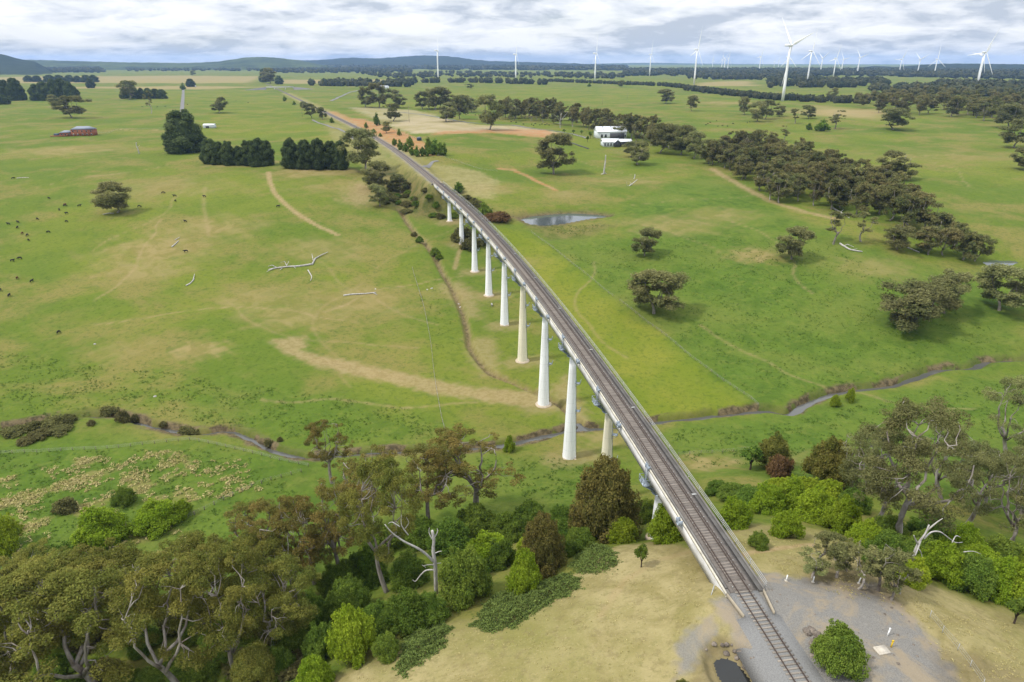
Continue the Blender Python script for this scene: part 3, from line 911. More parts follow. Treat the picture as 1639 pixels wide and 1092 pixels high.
a, b = ribbon(river_w, 5.0)
V = np.vstack([np.c_[a, np.full(len(a), RIVER_Z)], np.c_[b, np.full(len(b), RIVER_Z)]])
k = len(a)
tag(link('river', new_mesh('river', V, [(i, i + 1, k + i + 1, k + i) for i in range(k - 1)], M['river'])),
    'narrow grey river winding across the valley floor under the viaduct', kind='structure')


def pool(name, poly, z, m, label, grow=1.06):
    c = poly.mean(0)
    p = c + (poly - c) * grow
    p = smooth_line(np.vstack([p, p[:1]]), 4)[:-1]
    tag(link(name, new_mesh(name, np.c_[p, np.full(len(p), z)], [tuple(range(len(p)))], M[m])), label, kind='structure')


pool('farm_dam', pond_w, POND_Z, 'pondw', 'farm dam of grey-blue water beside the far end of the viaduct')
pool('pond', spond_w, SPOND_Z, 'pondw', 'small bright pond by the wood at the right edge', 1.03)
pool('pool', pool_w, POOL_Z, 'poolw', 'dark pool among rocks left of the near track', 1.05)

# ------------------------------------------------------------------ hills on the skyline


def hill(name, crest, D, depth, m, label, jag=0.0):
    crest = np.array(crest, float)
    xs = np.linspace(crest[0, 0], crest[-1, 0], 160)
    ys = np.interp(xs, crest[:, 0], crest[:, 1])
    ys = np.convolve(np.pad(ys, 4, 'edge'), np.ones(9) / 9, 'valid')
    ys = ys + jag * (wob(xs, xs * 0.3, 23, 1.0) + 0.6 * wob(xs, xs, 9, 3.0))
    rows = []
    prof = [(-1.0, 0.0), (-0.7, 0.2), (-0.45, 0.5), (-0.25, 0.8), (-0.1, 0.96), (0.0, 1.0), (0.3, 0.8), (0.7, 0.3), (1.0, 0.0)]
    for q, hgt in prof:
        row = []
        for x, y in zip(xs, ys):
            r = ray_dir(x, y); t = D / r[1]
            top = CAM_H + r[2] * t
            dd = D + q * depth
            e = min(1, (x - xs[0]) / (0.10 * (xs[-1] - xs[0])), (xs[-1] - x) / (0.10 * (xs[-1] - xs[0])))
            z = -6 + (top + 6) * hgt * (0.25 + 0.75 * max(0, e)) + (0.06 * top * wob(np.array(x * 7.0), np.array(dd), 260, 2.0) if 0 < hgt < 1 else 0)
            row.append((r[0] / r[1] * dd, dd, float(z)))
        rows.append(row)
    V = np.array(rows).reshape(-1, 3)
    nx = len(xs)
    F = [(i * nx + j, i * nx + j + 1, (i + 1) * nx + j + 1, (i + 1) * nx + j) for i in range(len(prof) - 1) for j in range(nx - 1)]
    tag(link(name, new_mesh(name, V, F, m, smooth=True)), label, kind='structure')


hill('hill', [(400, 101), (470, 97), (520, 96), (560, 92), (600, 94), (640, 91), (680, 88.5), (720, 90), (760, 96), (790, 98), (830, 99), (900, 101), (980, 103)], 10500, 2600, M['forest_hill'],
     'long dark blue forested range on the skyline behind the left turbines', 0.5)
hill('hill', [(-60, 99), (20, 96), (60, 96), (120, 98), (200, 100), (300, 101), (350, 99), (385, 93), (405, 91), (440, 92), (470, 96), (540, 100)], 7500, 1600, M['green_hill'],
     'low hill with patches of pasture on the left skyline', 0.4)
hill('hill', [(-160, 82), (-60, 82), (0, 86), (15, 90), (32, 95), (50, 98), (80, 101)], 5200, 1200, M['forest_hill'], 'green hill flank at the left end of the skyline', 0.2)
hill('hill', [(1330, 112), (1385, 107), (1405, 105), (1430, 108), (1460, 105), (1500, 102), (1560, 102), (1639, 103), (1720, 102), (1800, 106), (1880, 110)], 6500, 1500, M['forest_hill'],
     'dark blue forested ridge behind the right-hand turbines', 0.4)
hill('hill', [(880, 104), (960, 102), (1000, 101), (1050, 100.5), (1110, 102), (1250, 103), (1400, 103), (1600, 104)], 17000, 1500, M['green_hill'], 'faint far ridge on the horizon at centre right', 0.2)

# ------------------------------------------------------------------ haze over the plain
mh = bpy.data.materials.new('haze_air')
n_, l_ = nt(mh)
ho = n_.new('ShaderNodeOutputMaterial'); pv = n_.new('ShaderNodeVolumePrincipled')
pv.inputs['Color'].default_value = (0.36, 0.56, 1.0, 1)
pv.inputs['Density'].default_value = 0.000045
pv.inputs['Anisotropy'].default_value = 0.2
l_.new(pv.outputs[0], ho.inputs['Volume'])
hb = MB().box((0, 0, (-44 + 200) / 2), (41500, 41500, 244))
tag(hb.obj('haze', mh), kind='stuff')


# ------------------------------------------------------------------ sweeping shapes along the line
def sweep(mb, prof, s0, s1, step=4.0, cap=True):
    """closed profile [(u, z)...] carried along the centre line"""
    ss = np.linspace(s0, s1, max(2, int(math.ceil((s1 - s0) / step)) + 1))
    x, y, rx, ry = track(ss)
    n = len(prof)
    V = np.empty((len(ss), n, 3))
    for k, (u, z) in enumerate(prof):
        V[:, k, 0] = x + u * rx; V[:, k, 1] = y + u * ry; V[:, k, 2] = z
    F = []
    for i in range(len(ss) - 1):
        for k in range(n):
            k2 = (k + 1) % n
            F.append((i * n + k, (i + 1) * n + k, (i + 1) * n + k2, i * n + k2))
    if cap:
        F.append(tuple(range(n)))
        F.append(tuple((len(ss) - 1) * n + k for k in range(n - 1, -1, -1)))
    return mb.add(V.reshape(-1, 3), F)


def rect(u0, u1, z0, z1):
    return [(u0, z0), (u0, z1), (u1, z1), (u1, z0)]


def heading(s):
    return float(np.radians(np.interp(s, _K[:, 0], _K[:, 1])))      # rotation about z of the line direction


# ------------------------------------------------------------------ the viaduct
vx, vy, vz = tp(S0, 0, -2.5)
viaduct = link('viaduct', None)
viaduct.location = (0, 0, 0)
tag(viaduct, 'long concrete railway viaduct on tall tapered white piers crossing the valley', 'viaduct')
for k in range(11):
    a, b = S0 + SPAN * k + 0.04, S0 + SPAN * (k + 1) - 0.04
    sweep(MB(), [(-2.62, -2.75), (-2.66, -0.62), (3.38, -0.62), (3.3, -2.75)], a, b, 3.0).obj('girder', M['girder'], viaduct)
sweep(MB(), rect(-2.63, 3.40, -0.615, -0.40), S0, S1, 3.0).obj('deck', M['walkway'], viaduct)
for k in range(11):
    a, b = S0 + SPAN * k + 0.03, S0 + SPAN * (k + 1) - 0.03
    sweep(MB(), rect(-2.675, -2.44, -0.612, -0.2), a, b, 3.0).obj('parapet', M['kerb'], viaduct)
    sweep(MB(), rect(3.22, 3.50, -0.64, -0.26), a, b, 3.0).obj('kerb', M['walkway'], viaduct)
sweep(MB(), rect(-2.26, -1.96, -0.398, -0.14), S0 + 1, S1 - 1, 3.0).obj('cable_trough', M['walkway'], viaduct)
for z in (0.25, 0.65, 1.05):
    sweep(MB(), rect(3.515, 3.575, z - 0.03, z + 0.03), S0, S1, 3.0).obj('handrail', M['steel_grey'], viaduct)
pm = MB().box((0, 0, 0.43), (0.08, 0.08, 1.30)).data('handrail_post', M['steel_grey'])
s = S0 + 0.3
while s < S1:
    link('handrail_post', pm, viaduct, tp(s, 3.54, 0), (0, 0, heading(s)))
    s += 4.8
# white drainage plates on the walkway, one to a span
pl = MB().box((0, 0, 0.05), (0.9, 0.35, 0.10)).data('drain_cover', M['steel_grey'])
for k in range(11):
    s = S0 + SPAN * (k + 0.72)
    link('drain_cover', pl, viaduct, tp(s, 2.55, -0.38), (0, 0, heading(s)))
# mid-span refuge brackets on the left face
rf = MB().box((0, -0.55, 0.0), (0.75, 0.10, 1.0)).box((0, 0.55, 0.0), (0.75, 0.10, 1.0)).box((-0.28, 0, 0.42), (0.08, 1.1, 0.07)).box((-0.28, 0, 0.05), (0.08, 1.1, 0.07)).box((0, 0, -0.48), (0.7, 1.2, 0.07)).data('refuge', M['steel_blue'])
for k in range(11):
    s = S0 + SPAN * (k + 0.5)
    link('refuge', rf, viaduct, tp(s, -3.18, -0.1), (0, 0, heading(s)))


def cage_mesh():
    """stair cage that climbs from the pier head platform to the deck, on the left face"""
    m = MB()
    o, z0 = 1.2, -1.0
    for q in range(6):                                   # steps from the outer landing in to the pier head
        m.box((-1.7 + o + 0.40 * q, 0.0, z0 - 1.9 - 0.38 * q), (0.46, 1.0, 0.07))
    for sy in (-0.55, 0.55):
        m.tube([(-2.0 + o, sy, z0 - 1.8), (0.6 + o, sy, z0 - 4.1)], 0.09, 5)
        for dz in (0.5, 1.05):
            m.tube([(-2.0 + o, sy, z0 - 1.8 + dz), (0.6 + o, sy, z0 - 4.1 + dz)], 0.06, 5)
        for q in range(6):
            m.tube([(-2.0 + o + 0.52 * q, sy, z0 - 1.8 - 0.46 * q), (-2.0 + o + 0.52 * q, sy, z0 - 0.72 - 0.46 * q)], 0.06, 4)
    m.box((-1.55 + o, 0.0, z0 - 1.72), (1.5, 2.6, 0.12))         # outer landing
    for x_, y_ in ((-2.25, -1.25), (-2.25, 0.0), (-2.25, 1.25), (-0.85, -1.25), (-0.85, 1.25)):
        m.tube([(x_ + o, y_, z0 - 1.7), (x_ + o, y_, z0 - 0.4)], 0.07, 4)
    for z_ in (-1.1, -0.45):
        m.tube([(-0.85 + o, -1.25, z0 + z_), (-2.25 + o, -1.25, z0 + z_), (-2.25 + o, 1.25, z0 + z_), (-0.85 + o, 1.25, z0 + z_)], 0.06, 4)
    for y_ in (-1.0, 1.0):
        m.tube([(-2.1 + o, y_, z0 - 1.75), (0.9 + o, y_, z0 - 3.9)], 0.11, 5)
    return m.data('stair_cage', M['steel_blue'])


def ladder_mesh():
    """caged ladder from the landing up over the deck edge"""
    m = MB()
    for y_ in (-0.5, 0.5):
        m.tube([(-0.35, y_, -2.6), (-0.22, y_, 1.2)], 0.06, 4)
    for q in range(12):
        m.box((-0.3, 0, -2.4 + 0.3 * q), (0.06, 1.0, 0.05))
    m.box((-0.10, -0.65, 0.35), (0.55, 0.09, 0.9)).box((-0.10, 0.65, 0.35), (0.55, 0.09, 0.9))
    m.box((-0.2, 0, 0.35), (0.08, 1.25, 0.5))
    m.tube([(-0.2, -0.65, 1.15), (-0.5, 0.0, 1.25), (-0.2, 0.65, 1.15)], 0.05, 4)
    return m.data('ladder', M['steel_blue'])


def platform_mesh():
    """ring platform with a rail round the pier head"""
    m = MB()
    r0, r1 = 0.95, 1.75
    prof = [(r0, 0), (r1, 0), (r1, 0.12), (r0, 0.12)]
    n = 16
    V = [(r * math.cos(2 * math.pi * k / n), r * math.sin(2 * math.pi * k / n), z) for r, z in prof for k in range(n)]
    F = [(i * n + k, i * n + (k + 1) % n, ((i + 1) % 4) * n + (k + 1) % n, ((i + 1) % 4) * n + k) for i in range(4) for k in range(n)]
    m.add(V, F)
    for z in (0.6, 1.1):
        m.tube([(r1 * math.cos(2 * math.pi * k / n), r1 * math.sin(2 * math.pi * k / n), z) for k in range(n + 1)], 0.04, 4)
    for k in range(0, n, 2):
        a = 2 * math.pi * k / n
        m.tube([(r1 * math.cos(a), r1 * math.sin(a), 0), (r1 * math.cos(a), r1 * math.sin(a), 1.15)], 0.045, 4)
    return m.data('platform', M['steel_blue'])


def bracket_mesh():
    """small landing bolted to the right side of a shaft"""
    m = MB()
    m.box((0.6, 0, 0), (1.5, 1.1, 0.12))
    for y in (-0.5, 0.5):
        m.tube([(1.3, y, 0), (1.45, y, 1.1)], 0.06, 4)
        m.tube([(0.1, y, 0.05), (0.1, y, 1.0)], 0.05, 4)
        m.tube([(0.0, y, -0.9), (1.2, y, -0.05)], 0.06, 4)
    m.box((1.4, 0, 0.95), (0.08, 1.1, 0.08)); m.box((1.36, 0, 0.5), (0.08, 1.1, 0.08))
    return m.data('landing_bracket', M['steel_blue'])


cage_d, plat_d, brk_d, lad_d = cage_mesh(), platform_mesh(), bracket_mesh(), ladder_mesh()
CREAM = {2, 5}
for k in range(1, 11):
    s = S0 + SPAN * k
    x, y, _ = tp(s, 0.2, 0)
    zb = gz(x, y)
    top = -4.7
    h = top - zb
    rb, rt = (1.65 + 0.068 * h) / 2, 0.82
    prof = [(rb + 0.10, -0.6), (rb + 0.06, 0.0)]
    for q in range(1, 6):
        prof.append((rb + (rt - rb) * q / 6, h * q / 6))
    prof += [(rt, h), (rt - 0.05, h + 0.02)]
    mb = MB().lathe(prof, (0, 0, 0), 28)
    pier = link('pier', mb.data('pier', M['concrete_cream' if k in CREAM else 'concrete_white'], True), viaduct, (x, y, zb))
    if k in CREAM:
        pier['label'] = 'cream coloured pier among the white ones'
    hd = heading(s)
    cap = MB()
    cap.lathe([(0.82, 0), (0.86, 0.4), (1.25, 1.1), (1.25, 1.35)], (0, 0, h + 0.03), 20)
    cap.box((-0.9, 0, h + 1.79), (0.9, 1.3, 0.8), hd).box((1.0, 0, h + 1.79), (0.9, 1.3, 0.8), hd)
    cap.obj('pier_head', M['concrete_cream' if k in CREAM else 'concrete_white'], pier)
    ft = MB().lathe([(rb + 0.9, -0.8), (rb + 0.85, 0.12), (rb + 0.55, 0.30), (rb + 0.05, 0.33)], (0, 0, 0), 14 if k % 3 else 4)
    ft.obj('footing', M['footing'], pier, rot=(0, 0, hd + 0.6))
    link('platform', plat_d, pier, (0, 0, h - 1.3))
    link('stair_cage', cage_d, pier, (-2.95 * math.cos(hd), -2.95 * math.sin(hd), h + 3.9), (0, 0, hd))
    link('ladder', lad_d, pier, (-2.9 * math.cos(hd), -2.9 * math.sin(hd), h + 4.3), (0, 0, hd))
    for fr in ((0.46, 0.72) if h > 20 else (0.6,) if h > 15 else ()):
        zz = h * fr; r = rb + (rt - rb) * fr
        link('landing_bracket', brk_d, pier, (r * 0.95, -0.2, zz), (0, 0, -0.25))
    rail = MB()
    rail.tube([(rb * math.cos(-0.3) + 0.06, rb * math.sin(-0.3), 1.0), (rt * math.cos(-0.3) + 0.06, rt * math.sin(-0.3), h - 0.1)], 0.07, 5)
    rail.obj('ladder_rail', M['steel_blue'], pier)

# abutments
for s, sg in ((S0, -1), (S1, 1)):
    ab = MB()
    sweep(ab, rect(-2.72, 3.42, -6.5, -0.66), min(s + sg * 0.05, s + sg * 2.6), max(s + sg * 0.05, s + sg * 2.6), 2.0)
    ab.obj('abutment', M['kerb'], viaduct)
    for u in (-2.6, 3.0):
        u2 = -2.15 if u < 0 else 2.35
        x0, y0, _ = tp(s + sg * 0.3, u, 0); x1, y1, _ = tp(s + sg * 4.6, u2, 0)
        m = MB()
        L = math.hypot(x1 - x0, y1 - y0)
        m.box(((x0 + x1) / 2, (y0 + y1) / 2, -0.35), (0.2, L, 0.7), math.atan2(-(x1 - x0), y1 - y0))
        m.obj('wing_wall', M['timber'], viaduct)

# ------------------------------------------------------------------ ballast, sleepers and rails
tag(sweep(MB(), [(-5.2, -1.7), (-3.3, -0.64), (-1.6, -0.27), (1.6, -0.27), (3.3, -0.64), (5.2, -1.7)], -58, S0 - 4.6, 3.0).obj('ballast_bed', M['ballast']), kind='structure')
tag(sweep(MB(), [(-2.9, -1.8), (-2.05, -0.36), (-1.6, -0.272), (1.6, -0.272), (2.25, -0.36), (3.2, -1.8)], S0 - 4.6, S0 - 0.02, 3.0).obj('ballast_bed', M['ballast']), kind='structure')
m = sweep(MB(), [(-3.9, -0.95), (-1.75, -0.235), (1.75, -0.235), (3.9, -0.95)], S1 + 0.02, 2600, 8.0)
tag(m.obj('ballast_bed', M['ballast_deck']), kind='structure')
tag(sweep(MB(), [(-1.93, -0.398), (-1.75, -0.225), (1.6, -0.225), (2.5, -0.398)], S0, S1, 3.0).obj('ballast_bed', M['ballast_deck']), kind='structure')

trk = link('railway_track', None)
tag(trk, 'single railway track curving left along the viaduct into the distance', 'railway track')
RP = [(-0.07, -0.15), (-0.07, -0.125), (-0.02, -0.10), (-0.02, -0.045), (-0.036, -0.03), (-0.036, 0.0), (0.036, 0.0), (0.036, -0.03), (0.02, -0.045), (0.02, -0.10), (0.07, -0.125), (0.07, -0.15)]
for u in (-0.835, 0.835):
    mb = MB()
    sweep(mb, [(u + a, b) for a, b in RP], -58, 420, 3.0)
    sweep(mb, rect(u - 0.05, u + 0.05, -0.15, 0.0), 420, 2600, 10.0)
    mb.obj('rail', M['rail'], trk)
for u in (-1.25, 1.25):
    sweep(MB(), rect(u - 0.05, u + 0.05, -0.14, -0.05), S0 + 2, S1 - 2, 4.0).obj('guard_rail', M['rail'], trk)


def sleeper_data(m):
    b = MB()
    v = [(-1.3, -0.13, -0.33), (1.3, -0.13, -0.33), (1.3, 0.13, -0.33), (-1.3, 0.13, -0.33),
         (-1.3, -0.11, -0.152), (-0.5, -0.11, -0.165), (0.5, -0.11, -0.165), (1.3, -0.11, -0.152), (1.3, 0.11, -0.152), (0.5, 0.11, -0.165), (-0.5, 0.11, -0.165), (-1.3, 0.11, -0.152)]
    b.add(v, [(0, 3, 2, 1), (4, 5, 10, 11), (5, 6, 9, 10), (6, 7, 8, 9), (0, 1, 7, 6, 5, 4), (2, 3, 11, 10, 9, 8), (0, 4, 11, 3), (1, 2, 8, 7)])
    return b.data('sleeper', m)


sd_a, sd_b = sleeper_data(M['sleeper']), sleeper_data(M['sleeper_deck'])
sp = 0.685
s = -30.0; cnt = 0
while cnt < 296:
    x, y, z = tp(s, random.uniform(-0.02, 0.02), random.uniform(-0.012, 0.012))
    link('sleeper', sd_a if s < S0 else sd_b, trk, (x, y, z), (0, 0, heading(s) + random.uniform(-0.015, 0.015)))
    s += sp; cnt += 1
mb = MB()
while s < 700:
    x, y, z = tp(s, 0, -0.24)
    mb.box((x, y, z), (2.6, 0.24, 0.18), heading(s))
    s += sp
tag(mb.obj('sleeper_row', M['sleeper_deck'], trk), kind='stuff')
# pale clips and bolt heads beside the rails on the viaduct
mb = MB()
s = S0 + 1
while s < 200:
    for u in (-1.12, 1.42):
        if random.random() < 0.75:
            x, y, _ = tp(s, u + random.uniform(-.05, .05), 0)
            mb.box((x, y, -0.16), (0.16, 0.12, 0.09), heading(s))
    s += 1.37
tag(mb.obj('rail_fastenings', M['steel_grey'], trk), kind='stuff')


# ------------------------------------------------------------------ plant meshes
def unit(v):
    return v / (np.linalg.norm(v, axis=-1, keepdims=True) + 1e-9)


class Leaves:
    def __init__(self, seed):
        self.r = np.random.default_rng(seed)
        self.V = []; self.T = []

    def cards(self, C, N, ln, wd, tint, droop=0.0):
        """rhombus leaf sprays at C, facing N"""
        n = len(C); r = self.r
        N = unit(N)
        a = r.normal(size=(n, 3)); a[:, 2] -= droop
        a = unit(a - (a * N).sum(1, keepdims=True) * N)
        b = np.cross(N, a)
        L = (ln * r.uniform(0.6, 1.35, (n, 1))) / 2; Wd = (wd * r.uniform(0.6, 1.35, (n, 1))) / 2
        q = np.stack([C - a * L, C + b * Wd, C + a * L, C - b * Wd], 1)
        self.V.append(q.reshape(-1, 3))
        self.T.append(np.repeat(np.stack([tint, r.random(n), np.zeros(n), np.ones(n)], 1), 4, 0))

    def lobe(self, c, rad, n, ln, wd, tint=0.5, spread=0.35, low=-0.5, droop=0.0, up=0.25, shell=0.75):
        r = self.r
        d = unit(r.normal(size=(int(n * 1.6) + 4, 3)))
        d = d[d[:, 2] > low][:n]
        m = len(d)
        rad = np.asarray(rad, float) * np.ones(3)
        k = shell + (1.08 - shell) * r.random((m, 1)) ** 0.6
        C = np.asarray(c) + d * rad * k
        N = d / rad * rad.mean() * 0.9 + r.normal(size=(m, 3)) * spread * 1.6 + np.array([0, 0, up])
        self.cards(C, N, ln, wd, np.clip(tint + r.normal(size=m) * 0.22, 0, 1), droop)

    def core(self, c, rad, tint):
        """a lumpy inner mass of leaf material, toned down as painted inner shade"""
        r = self.r
        rad = np.asarray(rad, float) * np.ones(3)
        th = np.linspace(0, math.pi, 6)[1:-1]; ph = np.linspace(0, 2 * math.pi, 8)[:-1]
        P = [np.array([math.sin(t) * math.cos(p), math.sin(t) * math.sin(p), math.cos(t)]) for t in th for p in ph]
        P = np.array(P) * (1 + r.uniform(-0.15, 0.15, (len(P), 1)))
        n = len(ph)
        quads = [(i * n + j, (i + 1) * n + j, (i + 1) * n + (j + 1) % n, i * n + (j + 1) % n) for i in range(len(th) - 1) for j in range(n)]
        top = [(j, (j + 1) % n) for j in range(n)]
        V = np.asarray(c) + P * rad
        q = [V[list(f)] for f in quads]
        apex = np.asarray(c) + np.array([0, 0, rad[2]]); bot = np.asarray(c) - np.array([0, 0, rad[2]])
        for j in range(n):
            q.append(np.array([apex, V[j], V[(j + 1) % n], apex + (V[(j + 1) % n] - apex) * 0.5]))
            k0 = (len(th) - 1) * n
            q.append(np.array([bot, V[k0 + (j + 1) % n], V[k0 + j], bot + (V[k0 + j] - bot) * 0.5]))
        q = np.array(q)
        self.V.append(q.reshape(-1, 3))
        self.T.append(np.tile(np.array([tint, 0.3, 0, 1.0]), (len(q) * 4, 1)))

    def data(self, name, m):
        V = np.vstack(self.V)
        return new_mesh(name, V, np.arange(len(V)).reshape(-1, 4), m, {'tint': np.vstack(self.T)})


def bend(p0, p1, sag, n=6, r=None, jit=0.0):
    p0, p1 = np.asarray(p0, float), np.asarray(p1, float)
    t = np.linspace(0, 1, n)[:, None]
    p = p0 + (p1 - p0) * t + np.asarray(sag) * (4 * t * (1 - t))
    if jit and r is not None:
        p[1:-1] += r.normal(size=(n - 2, 3)) * jit
    return p


def gum_data(seed, H, R, tf, nl, leaf, dens, lmat, bmat, flat=0.7, clump=0.24, lo=0.34, N=26, doms=3, core=0.5):
    """eucalypt: forked pale trunk, leaf masses in domes spread unevenly through the crown"""
    r = np.random.default_rng(seed)
    tr = MB(); lv = Leaves(seed + 1)
    h1 = H * tf
    r0 = 0.021 * H
    top = np.array([r.normal() * 0.06 * H, r.normal() * 0.06 * H, h1])
    tr.tube(bend((0, 0, -0.8), top, r.normal(size=3) * np.array([.03, .03, 0]) * H, 7), np.linspace(r0 * 1.25, r0 * 0.75, 7), 8)
    a0 = r.random() * 6.28
    nodes = []
    for i in range(nl):
        a = a0 + 6.283 * i / nl + r.normal() * 0.4
        rr = R * r.uniform(0.30, 0.62)
        e = np.array([rr * math.cos(a), rr * math.sin(a), H * r.uniform(0.66, 0.90)])
        p = bend(top * r.uniform(0.7, 1.0), e, np.array([0.28 * rr * math.cos(a), 0.28 * rr * math.sin(a), -0.03 * H]), 8, r, 0.012 * H)
        tr.tube(p, np.linspace(r0 * 0.60, r0 * 0.15, 8), 6)
        nodes += list(p[3:])
    nodes = np.array(nodes)
    miss = r.random() * 6.28
    sh = r.normal(size=2) * 0.14 * R
    k = 0
    while k < N:
        hf = lo + (1 - lo) * r.random() ** 0.95
        q = (hf - lo) / (1 - lo)
        rp = math.sin(math.pi * (0.18 + 0.74 * q)) ** 0.7
        az = r.random() * 6.283
        if math.cos(az - miss) > 0.55 and r.random() < 0.6 and q < 0.8:
            continue
        rr = max(0.0, R * rp - R * clump * 0.6) * r.random() ** 0.38
        c = np.array([rr * math.cos(az) + sh[0] * q, rr * math.sin(az) + sh[1] * q, hf * H])
        rc = R * clump * r.uniform(0.7, 1.2)
        c[2] = min(c[2], H - rc * flat)
        j = np.argmin(((nodes - c) ** 2).sum(1) + 0.5 * np.maximum(nodes[:, 2] - c[2], 0) ** 2)
        tr.tube(bend(nodes[j], c, r.normal(size=3) * 0.02 * H, 5, r, 0.008 * H), np.linspace(r0 * 0.20, r0 * 0.06, 5), 5)
        t = np.clip(0.5 + r.normal() * 0.28, 0, 1)
        for g in range(doms):
            off = r.normal(size=3) * rc * np.array([0.55, 0.55, 0.25])
            rg = rc * r.uniform(0.40, 0.95)
            cc = c + off
            cc[2] = min(cc[2], H - rg * flat)
            if core:
                lv.core(cc, (rg * core, rg * core, rg * flat * core), t)
            lv.lobe(cc, (rg, rg, rg * flat), int(dens * rg * rg), leaf, leaf * 0.42, t, 0.36, -0.6, 0.5, 0.75, 0.40)
        k += 1
    return tr.data('trunk', bmat, True), lv.data('crown', lmat), H, R


def lobes_data(seed, H, R, leaf, dens, lmat, bmat, shape='bush', nl=14, core=0.66, stems=4):
    r = np.random.default_rng(seed)
    tr = MB(); lv = Leaves(seed + 1)
    if shape == 'bush':
        for i in range(stems):
            a = r.random() * 6.28
            tr.tube(bend((0.1 * R * math.cos(a), 0.1 * R * math.sin(a), -0.4), (0.5 * R * math.cos(a), 0.5 * R * math.sin(a), H * 0.6), (0, 0, 0), 4), np.linspace(0.03 * H, 0.01 * H, 4), 5)
        for i in range(nl):
            a = 2.4 * i + r.normal() * 0.3
            q = math.sqrt((i + 0.5) / nl)
            rl = R * r.uniform(0.15, 0.42)
            z = (H - rl * 0.9) * (1 - 0.75 * q ** 2.4) * r.uniform(0.60, 1.0)
            c = np.array([(R - rl * 0.8) * q * math.cos(a), (R - rl * 0.8) * q * math.sin(a), max(z, rl * 0.5)])
            t = np.clip(0.5 + r.normal() * 0.22, 0, 1)
            if core:
                lv.core(c, rl * core, t * 0.5)  # lowered tint puts the bush's inner shade into the colour
            lv.lobe(c, (rl, rl, rl * 1.0), int(dens * rl * rl), leaf, leaf * 0.45, t, 0.38, -0.75, -0.3, 0.55, 0.62)
            for g in range(6):
                dd = unit(r.normal(size=3)); dd[2] = abs(dd[2])
                lv.lobe(c + dd * rl * r.uniform(0.95, 1.2), rl * r.uniform(0.16, 0.34), int(dens * rl * rl * 0.09), leaf, leaf * 0.45, min(1, t + 0.2), 0.5, -0.9, -0.5, 0.7, 0.2)
        lv.core((0, 0, H * 0.38), (R * 0.55, R * 0.55, H * 0.36), 0.3)  # dark middle, shade of the bush's inside given as tint
    elif shape == 'cypress':
        tr.tube(bend((0, 0, -0.6), (0, 0, H * 0.7), (0, 0, 0), 5), np.linspace(0.03 * H, 0.012 * H, 5), 7)
        for i in range(nl):
            f = (i + 0.5) / nl
            a = 2.4 * i + r.normal() * 0.4
            prof = math.sqrt(max(0.02, 1 - ((f - 0.35) / 0.68) ** 2)) if f > 0.35 else 0.88 + 0.12 * f / 0.35
            rl = R * r.uniform(0.28, 0.42) * (1.1 - 0.45 * f)
            rr = max(0, R * prof - rl * 0.7) * r.uniform(0.55, 1.0)
            c = np.array([rr * math.cos(a), rr * math.sin(a), max(rl * 0.7, f * H - rl * 0.35)])
            t = np.clip(0.4 + r.normal() * 0.25, 0, 1)
            lv.core(c, rl * 0.8, t * 0.4)  # core tinted darker, shade between the sprays put into the colour
            lv.lobe(c, (rl, rl, rl * 0.9), int(dens * rl * rl), leaf, leaf * 0.45, t, 0.38, -0.8, -0.5, 0.5, 0.75)
        lv.core((0, 0, H * 0.45), (R * 0.6, R * 0.6, H * 0.42), 0.2)  # low tint paints the shade deep in the crown
    elif shape == 'round':
        tr.tube(bend((0, 0, -0.5), (0, 0, H * 0.5), r.normal(size=3) * 0.03 * H, 5), np.linspace(0.035 * H, 0.018 * H, 5), 7)
        for i in range(4):
            a = 1.57 * i + r.normal() * 0.3
            tr.tube(bend((0, 0, H * 0.25), (0.55 * R * math.cos(a), 0.55 * R * math.sin(a), H * 0.65), (0, 0, 0), 4), np.linspace(0.018 * H, 0.006 * H, 4), 5)
        for i in range(nl):
            d = unit(r.normal(size=3)); d[2] = abs(d[2]) * 1.0 - 0.25
            rl = R * r.uniform(0.30, 0.44)
            c = np.array([d[0] * (R - rl), d[1] * (R - rl), H * 0.56 + d[2] * (H * 0.44 - rl * 0.7)])
            t = np.clip(0.5 + r.normal() * 0.25, 0, 1)
            if core:
                lv.core(c, rl * core, t * 0.5)  # core darker than its leaves, inner shade set by tint
            lv.lobe(c, (rl, rl, rl * 0.85), int(dens * rl * rl), leaf, leaf * 0.5, t, 0.36, -0.6, 0.2, 0.6, 0.7)
    return tr.data('trunk', bmat, True), lv.data('crown', lmat), H, R


PROTO = {}
def proto(key, *d): PROTO.setdefault(key, []).append(d)


for i in range(4):
    proto('near_gum', *gum_data(100 + i, 20, 8.5, 0.36, 5, 0.33, 235, M['gum_olive'], M['bark'], clump=0.16, lo=0.40, N=54, core=0))
for i in range(3):
    proto('near_gum_bronze', *gum_data(130 + i, 20, 7.5, 0.44, 5, 0.33, 220, M['gum_brown'], M['bark'], clump=0.155, lo=0.38, N=46, core=0))
for i in range(3):
    proto('near_gum_grey', *gum_data(150 + i, 20, 8.5, 0.38, 6, 0.33, 190, M['gum_grey'], M['bark'], clump=0.16, lo=0.36, N=48, core=0))
for i in range(5):
    proto('gum', *gum_data(200 + i, 15, 6.2, 0.22, 4, 0.62, 85, M['gum_far'], M['bark'], clump=0.30, flat=0.95, lo=0.20, N=30))
for i in range(5):
    proto('wood_gum', *gum_data(230 + i, 15, 5.5, 0.24, 4, 0.8, 50, M['wood_brown'], M['bark'], clump=0.34, flat=0.85, lo=0.22, N=22))
for i in range(3):
    proto('thin_gum', *gum_data(260 + i, 14, 4.0, 0.40, 3, 0.55, 80, M['gum_grey'], M['bark'], clump=0.30, flat=0.85, lo=0.38, N=14))
